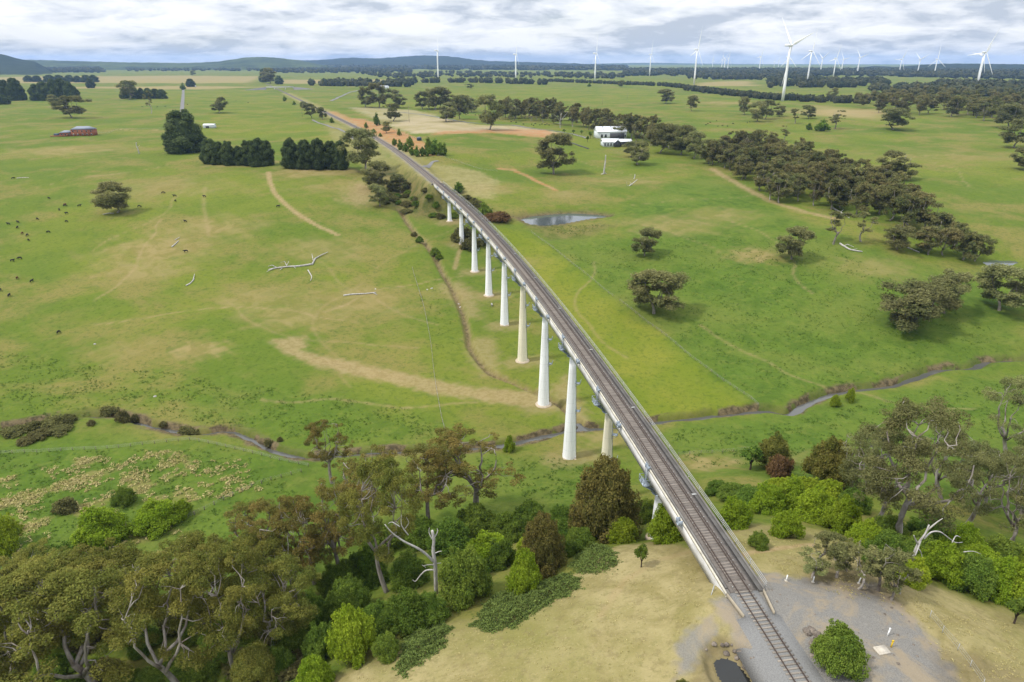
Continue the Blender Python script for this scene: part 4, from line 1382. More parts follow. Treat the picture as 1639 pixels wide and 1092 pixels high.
for i in range(3):
    proto('cypress', *lobes_data(300 + i, 18, 7.5, 0.75, 55, M['cypress'], M['bark_dark'], 'cypress', 44))
for i in range(3):
    proto('bright_bush', *lobes_data(330 + i, 5, 3.2, 0.27, 470, M['bush_bright'], M['bark_dark'], 'bush', 26))
for i in range(3):
    proto('dark_bush', *lobes_data(350 + i, 6, 4.0, 0.30, 330, M['bush_dark'], M['bark_dark'], 'bush', 28))
for i in range(2):
    proto('dull_bush', *lobes_data(370 + i, 3, 2.6, 0.42, 160, M['bush_dull'], M['bark_dark'], 'bush', 18))
proto('brown_bush', *lobes_data(380, 4, 3.4, 0.4, 110, M['bush_brown'], M['bark_dark'], 'bush', 14))
for i in range(2):
    proto('far_bush', *lobes_data(385 + i, 6, 3.6, 0.8, 40, M['bush_dark'], M['bark_dark'], 'bush', 12))
proto('round_tree', *lobes_data(390, 11, 6.0, 0.40, 170, M['tree_dark'], M['bark_dark'], 'bush', 44))
proto('round_tree', *lobes_data(391, 14, 6.5, 0.42, 150, M['gum_olive'], M['bark_dark'], 'round', 26))
proto('small_tree', *lobes_data(392, 5, 1.8, 0.35, 150, M['bush_dark'], M['bark_dark'], 'round', 12))
proto('wattle', *lobes_data(393, 8, 5.0, 0.36, 190, M['gum_olive'], M['bark_dark'], 'bush', 34))


def px_height(x, y, z, px_top):
    """height in metres that lifts the top of a thing at (x,y,z) to that row of the photograph"""
    lo, hi = 0.1, 220.0
    for _ in range(36):
        m = (lo + hi) / 2
        if proj(x, y, z + m)[1] > px_top: lo = m
        else: hi = m
    return m


PART = {'near_gum': 'gum_tree', 'near_gum_bronze': 'gum_tree', 'near_gum_grey': 'gum_tree', 'gum': 'gum_tree', 'wood_gum': 'gum_tree', 'thin_gum': 'gum_tree', 'cypress': 'cypress_tree',
        'bright_bush': 'bush', 'dark_bush': 'bush', 'dull_bush': 'shrub', 'brown_bush': 'shrub', 'far_bush': 'bush', 'round_tree': 'round_tree', 'small_tree': 'sapling', 'wattle': 'wattle_tree'}
CAT = {'gum_tree': 'tree', 'cypress_tree': 'tree', 'bush': 'bush', 'shrub': 'shrub', 'round_tree': 'tree', 'sapling': 'tree', 'wattle_tree': 'tree'}
NPL = [0]


def plant(kind, px, py, hpx, wpx=None, label=None, group=None, v=None, rot=None, xyz=None, hm=None, wm=None, parts=True, sink=0.0):
    x, y, z = xyz if xyz else at(px, py)
    d = proj(x, y, z)[2]
    h = hm if hm else px_height(x, y, z, py - hpx)
    pr = PROTO[kind]
    NPL[0] += 1
    tr, cr, H, R = pr[(NPL[0] * 7 + NPL[0] // 3) % len(pr) if v is None else v % len(pr)]
    sz = h / H
    wf = {'gum': 1.18, 'cypress': 1.3, 'thin_gum': 1.15}.get(kind, 1.0)
    w = wm if wm else (wpx * wf * d / FPX if wpx else None)
    sxy = (w / (2 * R)) if w else sz
    sxy = min(max(sxy, 0.45 * sz), 2.2 * sz)
    name = PART[kind]
    root = link(name, None, None, (x, y, z - 0.15 * sz - sink), (0, 0, random.uniform(0, 6.28) if rot is None else rot), (sxy, sxy * random.uniform(0.92, 1.08), sz))
    link('trunk', tr, root); link('crown', cr, root)
    tag(root, label, CAT[name], group)
    return root

# ------------------------------------------------------------------ trees and bushes, one by one
G_NEARWOOD = 'olive gums of the near riverside wood'
# (kind, x, foot row, height px, width px, label, variant)
NEAR = [
    ('near_gum', 165, 1130, 215, 250, 'large olive gum with forked pale trunk at the bottom left corner', 0),
    ('near_gum', 25, 1150, 200, 190, 'olive gum cut by the left edge at the bottom', 1),
    ('near_gum', 300, 1115, 215, 200, 'olive gum standing right of the big forked gum at the bottom edge', 2), ('near_gum', 390, 1085, 200, 160, 'olive gum at the bottom, right end of the front row of gums', 3),
    ('near_gum', 436, 1062, 150, 150, 'olive gum with straight bare trunk above the dark thicket, bottom left', 4),
    ('near_gum', 235, 1035, 150, 170, 'olive gum in the second row above the big forked gum', 1), ('near_gum', 110, 1040, 140, 170, 'olive gum in the second row, left of the big forked gum', 2), ('near_gum', 10, 1040, 130, 150, 'olive gum in the second row at the left edge', 3),
    ('near_gum', 330, 1010, 150, 150, 'olive gum in the middle of the bottom left wood', 0), ('near_gum', 420, 985, 130, 130, 'olive gum at the right side of the bottom left wood', 4), ('near_gum_bronze', 470, 965, 150, 140, 'bronze gum above the rounded olive tree', 0),
    ('near_gum', 60, 985, 85, 120, 'olive gum at the back edge of the wood, far left', 1), ('near_gum', 180, 975, 80, 120, 'olive gum at the back edge of the wood under the green bushes', 0), ('near_gum_bronze', 420, 925, 115, 110, 'bronze gum at the back edge of the wood below the meadow fence', 1),
    ('near_gum_bronze', 505, 935, 140, 130, 'bronze gum with bare white limbs left of the dead tree', 2), ('near_gum_bronze', 550, 935, 175, 120, 'tall thin bronze gum left of the forked pale trunk', 3),
    ('near_gum', 622, 948, 205, 135, 'tall gum with forked pale trunk just left of the white dead tree', 3),
    ('near_gum_bronze', 590, 860, 135, 130, 'bronze gum behind the forked pale trunk', 0),
    ('near_gum_bronze', 690, 850, 130, 120, 'bronze gum behind the white dead tree', 1),
    ('near_gum_bronze', 762, 828, 135, 155, 'spreading bronze gum on the river bank left of the piers', 2),
    ('near_gum_bronze', 532, 774, 104, 80, 'lone gum with stout trunk by the paddock corner fence', 3),
    ('round_tree', 966, 862, 130, 118, 'dense round brown-olive tree in front of the second pier', 0),
    ('round_tree', 868, 912, 90, 80, 'shaggy brown-olive tree above the bramble mound', 0),
    ('round_tree', 415, 1115, 80, 75, 'rounded olive tree at the bottom edge left of the bright bushes', 1),
    ('near_gum_grey', 1446, 868, 215, 205, 'big spreading grey gum with pale trunk right of the viaduct', 0),
    ('near_gum_grey', 1393, 842, 150, 130, 'grey gum with reddish leaning trunk beside the big spreading gum', 1),
    ('near_gum_grey', 1365, 785, 100, 90, 'grey gum with bare white limbs behind the bright bushes', 2),
    ('near_gum_grey', 1617, 742, 125, 120, 'grey gum with dark trunk standing in the meadow at the right edge', 1),
    ('near_gum_grey', 1545, 840, 130, 130, 'grey gum right of the big spreading gum', 2), ('near_gum_grey', 1600, 880, 150, 140, 'dark grey gum by the right edge above the green thicket', 0),
    ('near_gum_grey', 1510, 800, 110, 110, 'grey gum behind the gum right of the big spreading gum', 1), ('near_gum_grey', 1645, 900, 140, 120, 'grey gum cut by the right edge above the thicket', 2), ('near_gum_grey', 1575, 815, 90, 100, 'grey gum in the back of the right-hand wood', 0), ('near_gum_grey', 1640, 830, 100, 110, 'grey gum at the right edge behind the others', 1),
    ('wattle', 1322, 775, 78, 82, 'dark yellow-flowering wattle behind the bright bushes', 0),
    ('wattle', 1236, 748, 55, 62, 'grey-olive wattle beside the red-brown shrub', 0),
    ('small_tree', 1200, 752, 42, 40, 'small dark tree left of the red-brown shrub', 0),
    ('brown_bush', 1246, 762, 38, 44, 'red-brown dome shaped shrub on the river flat', 0),
    ('small_tree', 1026, 908, 40, 27, 'small lone sapling on the dry grass by the viaduct', 0),
    ('bright_bush', 1066, 866, 62, 66, 'bright green bush pressed against the left face of the viaduct', 0),
    ('bright_bush', 996, 868, 42, 54, 'bright green bush at the edge of the dry slope', 1),
    ('bright_bush', 840, 948, 68, 62, 'bright green round bush between the bramble mounds', 2),
    ('dark_bush', 745, 958, 92, 86, 'big dark green bush right of the dead tree', 0),
    ('bright_bush', 782, 902, 48, 84, 'light green spreading bush above the big dark bush', 0),
    ('bright_bush', 568, 1052, 88, 80, 'bright green bush at the lower edge of the dry slope', 1),
    ('bright_bush', 505, 1105, 60, 60, 'bright green bush at the bottom edge', 0),
    ('dark_bush', 515, 1052, 60, 62, 'dark bush left of the bright green bush at the slope foot', 1),
    ('bright_bush', 1175, 842, 48, 60, 'bright green bush right of the viaduct on dry grass', 0),
    ('bright_bush', 1258, 858, 44, 54, 'bright green bush standing alone on dry grass right of the viaduct', 1),
    ('dark_bush', 1214, 876, 26, 36, 'small dark bush by the path right of the viaduct end', 0),
    ('dark_bush', 1338, 1066, 66, 88, 'green bush in the gravel yard beside the near track', 1),
    ('small_tree', 1622, 998, 46, 36, 'thin sapling on dry grass at the right edge', 0),
    ('wattle', 1090, 1125, 34, 50, 'olive shrub top at the bottom edge left of the pool', 0),
    ('bright_bush', 1336, 650, 20, 18, 'small round bush on the river bank, left of a pair', 0), ('bright_bush', 1360, 642, 22, 18, 'small round bush on the river bank, right of a pair', 1),
    ('bright_bush', 815, 722, 26, 20, 'small bright bush on the river bank left of the third pier', 2),
    ('bright_bush', 12, 878, 52, 62, 'bright green bush at the left edge of the meadow', 1),
    ('dark_bush', 100, 918, 50, 76, 'green bush above the gums at lower left', 1), ('dark_bush', 62, 912, 44, 50, 'darker bush touching the green bush at lower left', 2),
    ('bright_bush', 165, 862, 50, 84, 'wide green bush among pale tussocks in the left meadow', 2), ('dark_bush', 200, 806, 28, 40, 'small dark bush above the wide green bush, left meadow', 0),
    ('bright_bush', 252, 842, 40, 80, 'low green bush right of the wide green bush, left meadow', 0), ('bright_bush', 292, 826, 26, 36, 'small bright bush at the end of the meadow fence', 1),
    ('dull_bush', 105, 818, 24, 40, 'dull shrub among tussocks in the left meadow', 0),
]
for k, x, y, h, w, lab, v in NEAR:
    g = None
    if lab is None:
        lab, g = ('olive gum in the dense wood at the bottom left', G_NEARWOOD) if x < 700 else ('grey gum in the wood at the right edge', 'grey gums by the right edge')
    plant(k, x, y, h, w, lab, g, v)

def scatter_px(poly, n, seed, mind):
    """spread feet over a patch of the photograph's ground, evenly in the world"""
    r = random.Random(seed)
    xs = [p[0] for p in poly]; ys = [p[1] for p in poly]
    P = np.array(poly, float); out = []
    tries = 0
    while len(out) < n and tries < n * 60:
        tries += 1
        x, y = r.uniform(min(xs), max(xs)), r.uniform(min(ys), max(ys))
        if not inside(np.array([x]), np.array([y]), P)[0]:
            continue
        X, Y, Z = at(x, y)
        if all((X - a) ** 2 + (Y - b) ** 2 > mind * mind for a, b, _ in out):
            out.append((X, Y, Z))
    return out


# thicket of bushes in the gully and on the slope right of the viaduct
for k, x, y, h, w in (('dark_bush', 650, 1005, 62, 80), ('dark_bush', 610, 1012, 52, 70), ('dark_bush', 690, 992, 46, 60), ('dark_bush', 560, 985, 62, 80), ('dark_bush', 500, 1005, 60, 70), ('dark_bush', 470, 1050, 55, 70),
                      ('dark_bush', 590, 930, 58, 80), ('dark_bush', 655, 935, 55, 70), ('dark_bush', 545, 945, 50, 70), ('dark_bush', 760, 855, 46, 80), ('dark_bush', 820, 862, 44, 70), ('dark_bush', 720, 880, 50, 80),
                      ('dark_bush', 900, 868, 40, 60), ('dark_bush', 1030, 832, 34, 50), ('dark_bush', 925, 882, 40, 60), ('bright_bush', 850, 890, 38, 50), ('bright_bush', 945, 862, 26, 46), ('dark_bush', 800, 905, 44, 60),
                      ('dark_bush', 610, 880, 40, 70), ('dark_bush', 680, 870, 40, 70), ('dark_bush', 450, 1085, 50, 70), ('dark_bush', 620, 1050, 40, 50), ('dark_bush', 850, 830, 30, 50), ('dark_bush', 900, 835, 28, 46), ('dark_bush', 400, 1030, 40, 70), ('dark_bush', 760, 925, 40, 50)):
    plant(k, x, y, h, w, ('bright' if k == 'bright_bush' else 'dark') + ' green bush in the gully thicket ' + ('left of the forked pale gum' if x < 575 else 'round the white dead tree, its lower side' if x < 710 and y > 960 else 'behind the white dead tree' if x < 740 else 'behind the big dark bush' if x < 830 else 'beside the shaggy brown-olive tree' if x < 935 else 'close to the viaduct'), 'bushes of the gully thicket')
for X, Y, Z in scatter_px([(-40, 1010), (150, 990), (330, 990), (430, 1000), (490, 1060), (500, 1120), (430, 1250), (-40, 1250)], 42, 15, 5.5):
    plant(random.choice(['dark_bush', 'dark_bush', 'dull_bush']), 0, 0, 0, None, 'undergrowth bush beneath the gums at the bottom left', 'undergrowth of the near wood', xyz=(X, Y, Z), hm=random.uniform(2.5, 5), wm=random.uniform(6, 10))
for k, x, y, h, w in (('bright_bush', 1228, 820, 50, 60), ('bright_bush', 1265, 816, 52, 66), ('bright_bush', 1305, 832, 54, 70), ('bright_bush', 1290, 800, 36, 70), ('bright_bush', 1345, 848, 52, 70), ('bright_bush', 1250, 795, 30, 60), ('bright_bush', 1325, 806, 36, 60),
                      ('bright_bush', 1385, 872, 40, 60), ('dark_bush', 1415, 905, 56, 80), ('dark_bush', 1470, 905, 56, 80), ('bright_bush', 1500, 925, 60, 80), ('dark_bush', 1545, 942, 62, 80), ('bright_bush', 1590, 950, 60, 80), ('bright_bush', 1635, 970, 62, 80),
                      ('dark_bush', 1490, 868, 44, 80), ('bright_bush', 1540, 890, 46, 80), ('dark_bush', 1600, 905, 46, 80), ('bright_bush', 1645, 925, 46, 70), ('dark_bush', 1420, 860, 36, 70), ('dark_bush', 1365, 815, 36, 60), ('bright_bush', 1455, 930, 40, 60), ('bright_bush', 1560, 912, 40, 70), ('dark_bush', 1205, 808, 30, 60), ('dark_bush', 1180, 800, 24, 60), ('dark_bush', 1150, 790, 20, 50)):
    plant(k, x, y, h, w, ('bright' if k == 'bright_bush' else 'dark') + ' green bush in the thicket ' + ('nearest the right side of the viaduct' if x < 1240 else 'behind the young thin gums' if x < 1400 else 'below the big spreading gum' if x < 1510 else 'on the slope at the right edge'), 'bushes of the thicket right of the viaduct')
for x, y, h, w in ((1310, 905, 52, 46), (1338, 925, 62, 50), (1372, 940, 66, 54), (1405, 945, 74, 56), (1440, 952, 62, 50), (1300, 925, 40, 44), (1425, 960, 56, 44), (1355, 915, 56, 44)):
    plant('thin_gum', x, y, h, w, 'young thin gum in the scrub behind the gravel yard', 'young gums behind the gravel yard')
for x, y, h, w in ((20, 694, 12, 40), (52, 686, 11, 34), (86, 680, 13, 40), (70, 692, 8, 24), (110, 675, 12, 30), (62, 700, 10, 40), (95, 690, 10, 44), (175, 661, 12, 30), (197, 674, 20, 24), (216, 676, 14, 20), (262, 682, 8, 14), (302, 698, 17, 36), (147, 680, 10, 14), (430, 712, 10, 16), (448, 706, 8, 10), (40, 708, 9, 30)):
    plant('dull_bush', x, y, h, w, 'dull olive shrub along the river bank at left', 'shrubs on the left river bank')

FARL = [
    ('gum', 183, 341, 54, 54, 'lone gum in the cattle paddock at left'), ('gum', 117, 189, 37, 37, 'reddish gum behind the brick house'), ('gum', 92, 173, 22, 20, 'smaller gum left of the reddish gum behind the brick house'),
    ('thin_gum', 241, 182, 38, 14, 'thin sparse gum near the straight road'), ('gum', 350, 181, 26, 23, 'lone gum right of the straight road'),
    ('gum', 208, 160, 32, 28, 'gum with pale trunk at the left end of the far hedge'), ('cypress', 300, 244, 68, 52, 'huge dark rounded cypress at the end of the straight road'),
    ('gum', 582, 276, 72, 58, 'tall dark gum at the right end of the conifer row'), ('gum', 603, 305, 48, 40, 'dark gum below the conifer row beside the railway bank'), ('gum', 608, 330, 36, 30, 'small olive gum at the foot of the railway bank'),
    ('gum', 640, 308, 30, 26, 'low gum left of the far abutment'), ('gum', 886, 279, 68, 54, 'large gum alone below the ploughed crest'), ('gum', 630, 194, 29, 26, 'round gum at the edge of the pale ploughed field'),
    ('gum', 585, 172, 30, 22, 'left gum of the clump in front of the far white shed'), ('gum', 606, 173, 42, 30, 'tallest gum of the clump in front of the far white shed'), ('gum', 640, 173, 30, 22, 'single gum between two clumps on the far crest'),
    ('gum', 783, 208, 58, 38, 'tall ragged gum on the crest of the ploughed field'), ('gum', 716, 195, 32, 30, 'broad low gum left of the ragged gum on the crest'), ('gum', 737, 191, 40, 28, 'upright gum behind the broad low gum on the crest'),
    ('gum', 1022, 264, 38, 34, 'gum right of the white farmhouse'), ('gum', 1010, 252, 26, 24, 'smaller gum between the farmhouse and its right-hand gum'), ('gum', 1066, 166, 24, 24, 'left one of two lone gums on the far pasture'), ('gum', 1107, 178, 26, 18, 'right one of two lone gums on the far pasture'),
    ('gum', 1032, 410, 45, 42, 'lone spreading gum in the middle of the right meadow'), ('gum', 1046, 502, 74, 76, 'big lone gum nearest the viaduct in the right meadow'), ('gum', 1266, 416, 54, 48, 'gum standing alone below the dense wood'),
    ('gum', 1458, 528, 76, 90, 'broad gum, left one of the trio at right'), ('gum', 1512, 502, 70, 62, 'middle gum of the trio at right'), ('gum', 1598, 497, 76, 78, 'dark gum at right, nearest the small pond'),
    ('thin_gum', 1334, 391, 54, 34, 'gum with reddish base beside the curved fallen trunk'), ('thin_gum', 1381, 388, 50, 30, 'tall thin gum right of the reddish gum'), ('gum', 1437, 400, 40, 42, 'greener gum below the lower end of the wood'),
    ('gum', 1440, 287, 46, 52, 'wide pale gum overhanging the right side of the wood'), ('gum', 1430, 208, 36, 46, 'broad dark gum alone on the far right pasture'),
    ('far_bush', 1315, 210, 20, 26, 'round bush beside a thin gum on the far right pasture'), ('thin_gum', 1336, 207, 32, 22, 'thin gum beside the round bush on the far right pasture'), ('far_bush', 1294, 208, 12, 12, 'small bush left of the round bush on the far pasture'),
    ('thin_gum', 1255, 226, 26, 14, 'crooked thin gum above the dense wood'), ('thin_gum', 1272, 198, 24, 16, 'left one of two gums behind the crooked thin gum'), ('gum', 1294, 190, 22, 20, 'right one of two gums behind the crooked thin gum'),
    ('gum', 1190, 184, 30, 18, 'gum with white trunk left of the far clump'), ('gum', 1212, 195, 34, 24, 'tallest gum of the far clump right of the white trunk'), ('gum', 1226, 191, 32, 22, 'gum at the right of the far clump'), ('gum', 1248, 187, 18, 16, 'small gum right of the far clump'),
    ('gum', 1624, 237, 48, 44, 'dark gum at the right edge below the upper wood'), ('gum', 1640, 272, 36, 36, 'gum cut by the right edge above the pasture'), ('gum', 1612, 205, 40, 40, 'gum at the corner of the upper wood, right edge'),
    ('far_bush', 735, 308, 19, 20, 'dark round bush just right of the far end of the viaduct'), ('far_bush', 776, 346, 24, 28, 'dark bush right of the viaduct above the dam'), ('brown_bush', 797, 352, 14, 50, 'low red-brown shrub between the viaduct and the dam'),
    ('dull_bush', 742, 384, 28, 40, 'brown-olive bush behind the second far pier'), ('dull_bush', 768, 392, 22, 34, 'brown-olive bush behind the third far pier'), ('dull_bush', 752, 398, 18, 30, 'low bush between the far piers'), ('dull_bush', 752, 347, 12, 24, 'small brown bush right under the far deck'),
    ('dark_bush', 672, 388, 11, 14, 'upper bush on the eroded creek'), ('dark_bush', 697, 408, 13, 18, 'middle bush on the eroded creek'), ('dark_bush', 703, 415, 9, 14, 'lower bush on the eroded creek'), ('dull_bush', 663, 378, 8, 12, 'small bush at the head of the eroded creek'),
    ('far_bush', 603, 201, 22, 13, 'dark conical young tree above the red cutting'), ('gum', 619, 213, 19, 17, 'spreading young gum on the red cutting'),
    ('far_bush', 586, 205, 10, 8, 'small pale bush on the red cutting by the track'), ('far_bush', 639, 217, 12, 8, 'narrow young bush on the cutting below the blue tank'),
    ('gum', 430, 134, 26, 24, 'dark tall tree beside the railway overbridge'), ('cypress', 424, 132, 22, 14, 'dark conifer left of the tall tree beside the overbridge'), ('cypress', 447, 135, 14, 12, 'small conifer right of the tall tree beside the overbridge'),
    ('gum', 498, 189, 24, 20, 'round olive tree left of the distant track'), ('gum', 516, 191, 20, 16, 'dark tree right of the round olive tree by the distant track'), ('gum', 485, 176, 14, 10, 'small dark tree beside the distant track'), ('far_bush', 531, 197, 10, 8, 'small bush by the distant service track'), ('far_bush', 456, 162, 9, 8, 'small bush beside the distant track near the overbridge'), ('far_bush', 471, 168, 7, 7, 'tiny bush beside the distant track'),
    ('cypress', 305, 139, 13, 12, 'dark conifer at the crossing of the straight road'), ('far_bush', 293, 144, 12, 10, 'light bush in the middle of the straight road end'), ('gum', 309, 121, 9, 8, 'tiny far tree beyond the straight road'),
    ('gum', 752, 142, 8, 10, 'lone tree on the far pasture below the left turbines'), ('gum', 993, 140, 12, 9, 'dark tree standing in the long plantation row'), ('far_bush', 943, 139, 7, 7, 'small dark tree at the plantation row'),
    ('gum', 1330, 160, 20, 16, 'dark tree rising from the plantation right of the nearest turbine'),
]
for k, x, y, h, w, lab in FARL:
    plant(k, x, y, h, w, lab)

GR = [
    ('cypress', [(338, 262, 40, 26), (352, 263, 36, 22), (368, 264, 38, 22), (384, 264, 30, 20), (400, 265, 40, 26), (416, 266, 44, 28), (428, 265, 40, 22)], 'dark conifer in the left one of two short rows', 'conifers of the left row'),
    ('cypress', [(468, 268, 46, 28), (490, 270, 46, 26), (512, 270, 48, 28), (532, 270, 44, 26), (548, 271, 46, 24)], 'dark conifer in the right one of two short rows', 'conifers of the right row'),
    ('cypress', [(60, 161, 26, 18), (74, 161, 30, 20), (88, 161, 34, 20), (102, 161, 36, 20), (114, 161, 30, 18), (122, 160, 22, 12), (12, 160, 32, 20), (28, 161, 36, 20), (36, 160, 24, 12), (4, 167, 15, 20), (0, 158, 30, 16)], 'dark conifer in the clump left of the brick house', 'dark conifers at far left'),
    ('cypress', [(46, 131, 10, 12), (60, 131, 10, 14), (80, 132, 12, 16), (95, 132, 12, 16), (112, 131, 11, 16), (125, 132, 11, 12), (138, 132, 12, 12), (150, 132, 12, 14), (146, 141, 16, 12)], 'small dark conifer in the far hedge at left', 'far hedge conifers'),
    ('cypress', [(200, 158, 16, 12), (217, 158, 17, 12), (227, 158, 17, 12), (238, 158, 17, 12), (249, 158, 16, 12), (260, 158, 15, 14)], 'dark conifer in the clipped hedge left of the straight road', 'hedge left of the straight road'),
    ('far_bush', [(632, 233, 13, 10), (641, 240, 18, 12), (650, 243, 16, 14), (656, 236, 20, 13), (659, 249, 16, 12), (667, 251, 19, 12), (676, 250, 17, 12), (684, 250, 16, 12), (609, 219, 7, 7), (598, 213, 8, 8)], 'young bush on the red cutting beside the track', 'young bushes on the red cutting'),
    ('far_bush', [(687, 244, 26, 18), (697, 247, 26, 20), (706, 249, 24, 18), (711, 249, 22, 12), (692, 248, 20, 16)], 'dense dark bush in the clump at the end of the red cutting', 'bushes at the end of the red cutting'),
    ('gum', [(676, 175, 30, 22), (688, 175, 34, 22), (697, 176, 38, 24), (707, 174, 36, 22), (722, 174, 30, 24), (745, 178, 26, 22), (757, 180, 24, 20)], 'gum in the clump left of the tree belt on the far crest', 'gums of the crest clump'),
    ('gum', [(1057, 246, 50, 36), (1085, 248, 50, 40), (1110, 254, 44, 32), (1132, 262, 40, 32), (1100, 240, 40, 34), (1072, 238, 40, 34)], 'gum in the row between farmhouse and dense wood', 'gums right of the farmhouse'),
    ('wood_gum', [(1487, 408, 46, 44), (1512, 410, 46, 40), (1540, 416, 48, 44), (1560, 418, 44, 40), (1500, 385, 46, 44), (1525, 398, 44, 40)], 'brown-green gum at the lower end of the dense wood', 'gums at the lower end of the wood'),
]
for k, L, lab, g in GR:
    for x, y, h, w in L:
        plant(k, x, y, h, w, lab, g)


for X, Y, Z in scatter_px([(800, 194), (860, 196), (920, 206), (990, 225), (1050, 236), (1070, 230), (1020, 214), (940, 198), (880, 186), (800, 184)], 48, 3, 13):
    plant('wood_gum', 0, 0, 0, None, 'gum in the curving belt of trees behind the farmhouse', 'gums of the curving belt', xyz=(X, Y, Z), hm=random.uniform(17, 28), wm=random.uniform(12, 18))
for X, Y, Z in scatter_px([(1138, 268), (1180, 285), (1230, 322), (1290, 334), (1350, 338), (1400, 352), (1450, 372), (1480, 380), (1470, 350), (1420, 312), (1350, 280), (1280, 256), (1215, 238), (1170, 236), (1140, 252)], 100, 4, 8.6):
    plant('wood_gum', 0, 0, 0, None, 'brown-green gum in the dense wood across the right pasture', 'gums of the dense wood', xyz=(X, Y, Z), hm=random.uniform(14, 22), wm=random.uniform(12, 17.5))
_ur = sorted(scatter_px([(1400, 182), (1470, 186), (1560, 192), (1660, 205), (1680, 160), (1560, 150), (1470, 152), (1400, 160), (1340, 166)], 125, 6, 18), key=lambda q: q[1])
lv_ = Leaves(99)
for X, Y, Z in _ur[45:]:
    h_, w_, t_ = random.uniform(18, 27), random.uniform(17, 26), random.uniform(0.1, 0.9)
    for k_ in range(9):
        a_, f_ = random.uniform(0, 6.28), random.uniform(0.35, 0.85)
        r_ = w_ * 0.32 * math.sin(math.pi * (0.15 + 0.75 * f_)) * random.uniform(0.3, 1.0)
        c_ = (X + r_ * math.cos(a_), Y + r_ * math.sin(a_), Z + h_ * f_)
        lv_.core(c_, (w_ * 0.15, w_ * 0.15, w_ * 0.13), t_)
        lv_.lobe(c_, (w_ * 0.22, w_ * 0.22, w_ * 0.18), 34, 1.7, 0.8, min(1, max(0, t_ + random.uniform(-.2, .2))), 0.35, -0.6, 0.2, 0.6, 0.6)
tag(link('wood', lv_.data('wood', M['wood_brown'])), 'back of the broad wood at the upper right', kind='stuff')
for X, Y, Z in _ur[:45]:
    plant('wood_gum', 0, 0, 0, None, 'gum in the front rows of the broad wood at the upper right', 'gums of the upper right wood', xyz=(X, Y, Z), hm=random.uniform(18, 28), wm=random.uniform(17, 26))
for X, Y, Z in scatter_px([(600, 290), (640, 290), (690, 310), (735, 350), (690, 350), (640, 340), (615, 330)], 26, 8, 5):
    plant(random.choice(['dull_bush', 'dark_bush', 'dull_bush']), 0, 0, 0, None, 'low scrub bush on the bank left of the far abutment', 'scrub on the far abutment bank', xyz=(X, Y, Z), hm=random.uniform(2.0, 4.5), wm=random.uniform(5, 9))
for X, Y, Z in scatter_px([(730, 312), (760, 322), (790, 345), (770, 345), (745, 330)], 9, 9, 4):
    plant('dull_bush', 0, 0, 0, None, 'low scrub bush on the bank right of the far abutment', 'scrub right of the far abutment', xyz=(X, Y, Z), hm=random.uniform(1.8, 3.5), wm=random.uniform(5, 9))


# ------------------------------------------------------------------ bramble mounds
def mound(pts, hgt, n, label, seed, m='bramble'):
    P = W(pts)
    c = P.mean(0)
    lv = Leaves(seed)
    r = np.random.default_rng(seed)
    lo, hi = P.min(0) - 1.5, P.max(0) + 1.5
    Q = r.uniform(lo, hi, (n * 4, 2))
    ed = -poly_sd(Q[:, 0], Q[:, 1], P) + 1.0 * wob(Q[:, 0], Q[:, 1], 4.2, seed) + 0.5 * wob(Q[:, 0], Q[:, 1], 1.7, seed) + r.normal(size=len(Q)) * 0.35
    Q, ed = Q[ed > 0.0][:n], ed[ed > 0.0][:n]
    hh = hgt * sstep(-0.2, 3.0, ed) * (0.72 + 0.42 * wob(Q[:, 0], Q[:, 1], 4.0, seed) + 0.2 * wob(Q[:, 0], Q[:, 1], 1.6, seed))
    z = height(Q[:, 0], Q[:, 1])
    C = np.c_[Q, z + hh + r.uniform(-0.15, 0.1, len(Q))]
    N = r.normal(size=(len(Q), 3)) * 0.6 + np.array([0, 0, 0.8])
    t = np.clip(0.45 + 0.25 * wob(Q[:, 0], Q[:, 1], 3.0, seed) + r.normal(size=len(Q)) * 0.2, 0, 1)
    base = np.array([c[0], c[1], gz(*c)])
    lv.cards(C - base, N, 0.36, 0.2, t)
    o = link('bramble_patch', lv.data('bramble_patch', M[m]), None, base)
    tag(o, label, 'bramble')


mound([(915, 905), (925, 885), (950, 872), (975, 878), (990, 900), (975, 915), (940, 918), (918, 918)], 1.6, 7500, 'small bramble mound on the edge of the dry slope', 1)
mound([(758, 1002), (775, 970), (800, 950), (830, 945), (870, 932), (905, 920), (932, 928), (925, 945), (880, 965), (845, 990), (820, 1006), (780, 1010)], 1.7, 20000, 'long bramble mound spilling down the middle of the dry slope', 2)
mound([(638, 1075), (640, 1045), (650, 1020), (675, 1005), (705, 1000), (722, 1008), (712, 1030), (690, 1050), (660, 1070), (645, 1082)], 1.5, 9000, 'bright bramble mound low on the dry slope', 3)
mound([(660, 330), (680, 318), (715, 322), (730, 345), (720, 352), (690, 346), (665, 345)], 2.2, 2600, 'bramble mass under the far end of the viaduct', 4)


